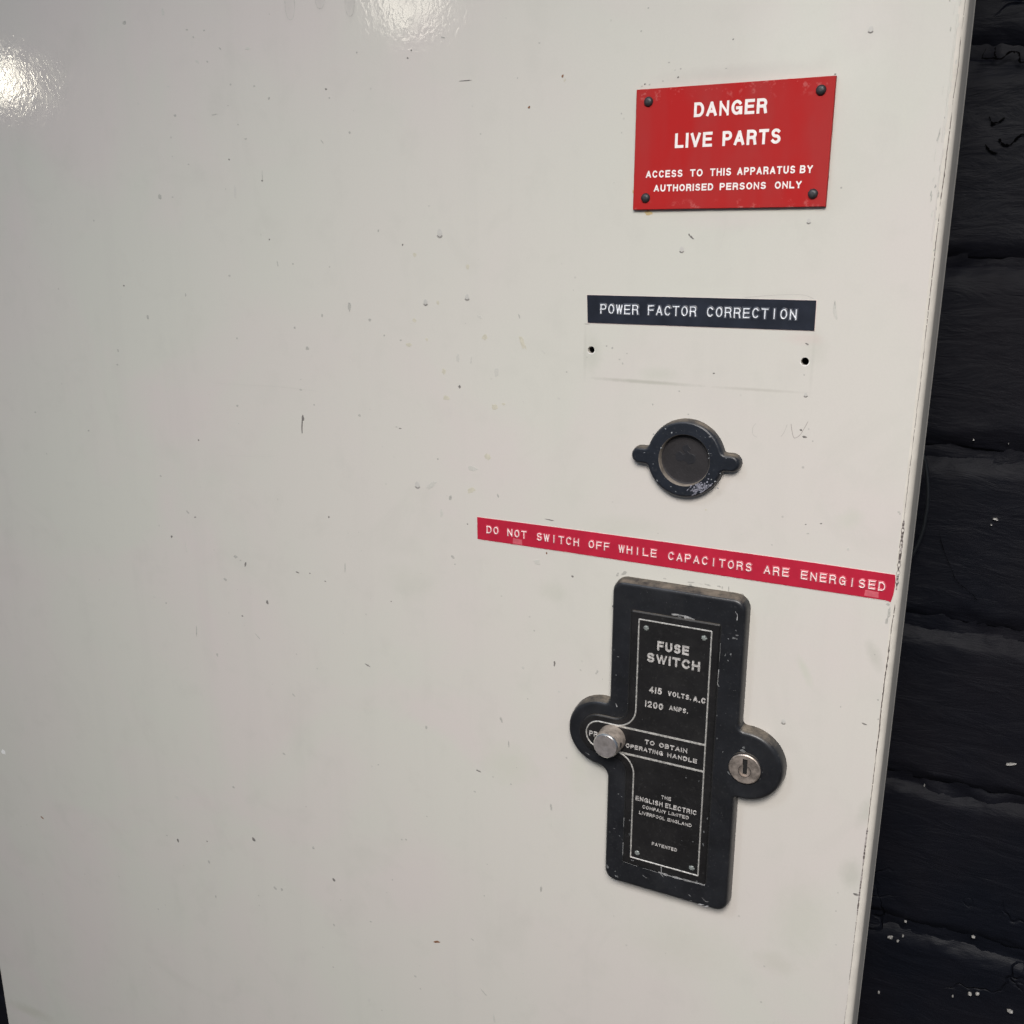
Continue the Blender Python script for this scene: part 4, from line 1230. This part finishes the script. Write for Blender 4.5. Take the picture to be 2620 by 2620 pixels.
# push knob
bm = bmesh.new()
lathe(bm, -117.95, -180.85, [(5.35, 5.6), (5.3, 6.4), (5.15, 9.5), (5.05, 11.9), (5.0, 12.5)], 48)
knob = finish(bm, "knob", MAT_KNOBSIDE, fuse, smooth=True)
bm = bmesh.new()
lathe(bm, -117.95, -180.85, [(5.0, 12.5), (4.9, 12.8), (4.5, 13.2)], 48)
finish(bm, "bright_rim", MAT_BRIGHT, knob, smooth=True, angle=30)
def turned_face_material(cx, cz, name, base):
    m, nt, b = nodes_of(name)
    P = position(nt)
    vm = N(nt, 'ShaderNodeVectorMath', operation='SUBTRACT')
    nt.links.new(P, vm.inputs[0])
    vm.inputs[1].default_value = V(cx, 13, cz)
    ln = N(nt, 'ShaderNodeVectorMath', operation='LENGTH')
    nt.links.new(vm.outputs[0], ln.inputs[0])
    w = N(nt, 'ShaderNodeTexNoise', noise_dimensions='1D')
    w.inputs['Scale'].default_value = 5000
    nt.links.new(ln.outputs['Value'], w.inputs['W'])
    n = noise_(nt, P, 500, 4, .6)
    nt.links.new(mixc(nt, ramp(nt, n, .4, .7), base, tuple(c * .75 for c in base)), b.inputs['Base Color'])
    b.inputs['Metallic'].default_value = .8
    b.inputs['Roughness'].default_value = .42
    bp = N(nt, 'ShaderNodeBump')
    bp.inputs['Distance'].default_value = .00002
    nt.links.new(w.outputs[0], bp.inputs['Height'])
    nt.links.new(bp.outputs[0], b.inputs['Normal'])
    return m
bm = bmesh.new()
lathe(bm, -117.95, -180.85, [(4.5, 13.2), (2.0, 13.14), (.5, 13.1), (0, 12.98)], 48)
finish(bm, "knob_face", turned_face_material(-117.95, -180.85, "turned_aluminium", (.62, .57, .55)), knob, smooth=True)
# cross hole in the knob's side, a near-black disc painting its inner shade
bm = bmesh.new()
hx, hz = -117.95 + 5.06, -180.5
vs = []
for k in range(18):
    a = 2 * math.pi * k / 18
    hh, zz = 10.1 + .95 * math.cos(a), hz + 1.0 * math.sin(a)
    xx = -117.95 + math.sqrt(5.17 ** 2 - (zz + 180.85) ** 2)
    vs.append(bm.verts.new(V(xx, hh, zz)))
c_ = bm.verts.new(V(-117.95 + 5.19, 10.1, hz))
for k in range(18):
    bm.faces.new((vs[k], vs[(k + 1) % 18], c_))
finish(bm, "cross_hole_shade", MAT_RECESS_SHADE, knob)

# key lock
LX, LZ = -67.2, -181.3
bm = bmesh.new()
lathe(bm, LX, LZ, [(6.25, 5.0), (6.2, 5.35), (5.95, 5.45), (5.85, 5.2)], 48)
lock = finish(bm, "lock", MAT_FRAME, fuse, smooth=True, angle=35)
def keyhole_loop(r, w, z_top, n=24):
    cz2 = -182.0
    a0 = math.degrees(math.asin((w / 2) / r))
    pts = arc(-67.1, cz2, r, 90 + a0, 90 + 360 - a0, n)
    return pts[::1] + [(-67.1 + w / 2, z_top), (-67.1 - w / 2, z_top)]
bm = bmesh.new()
outer = circle(LX, LZ, 5.75, 48)
kh = clean(keyhole_loop(2.15, 1.75, -177.3))
rings(bm, outer, [(0, 5.1), (0.0, 5.75), (.35, 6.0)], True, [kh], 5.35)
finish(bm, "lock_face", MAT_LOCK, lock)
bm = bmesh.new()
slot = [(-67.85, -183.4), (-66.3, -183.4), (-66.3, -177.35), (-67.85, -177.35)]
rings(bm, circle(-67.1, -182.0, 2.2, 28), [(0, 5.30), (0, 5.36)], True)
finish(bm, "lock_plug", MAT_LOCK, lock)
bm = bmesh.new()
sweep(bm, arc(-67.1, -182.0, 2.3, 120, 420, 30), [(-.09, 6.01), (.09, 6.01)])
finish(bm, "plug_ring", MAT_CAPFLOOR, lock)
bm = bmesh.new()
bmesh.ops.create_cube(bm, size=1.0)
for v in bm.verts:
    v.co = V(-67.08 + v.co.x * 1.55, 5.38 + v.co.y * .06, -180.4 + v.co.z * 6.0)
finish(bm, "key_slot_shade", MAT_RECESS_SHADE, lock)  # thin black slab painting the dark inside the key slot
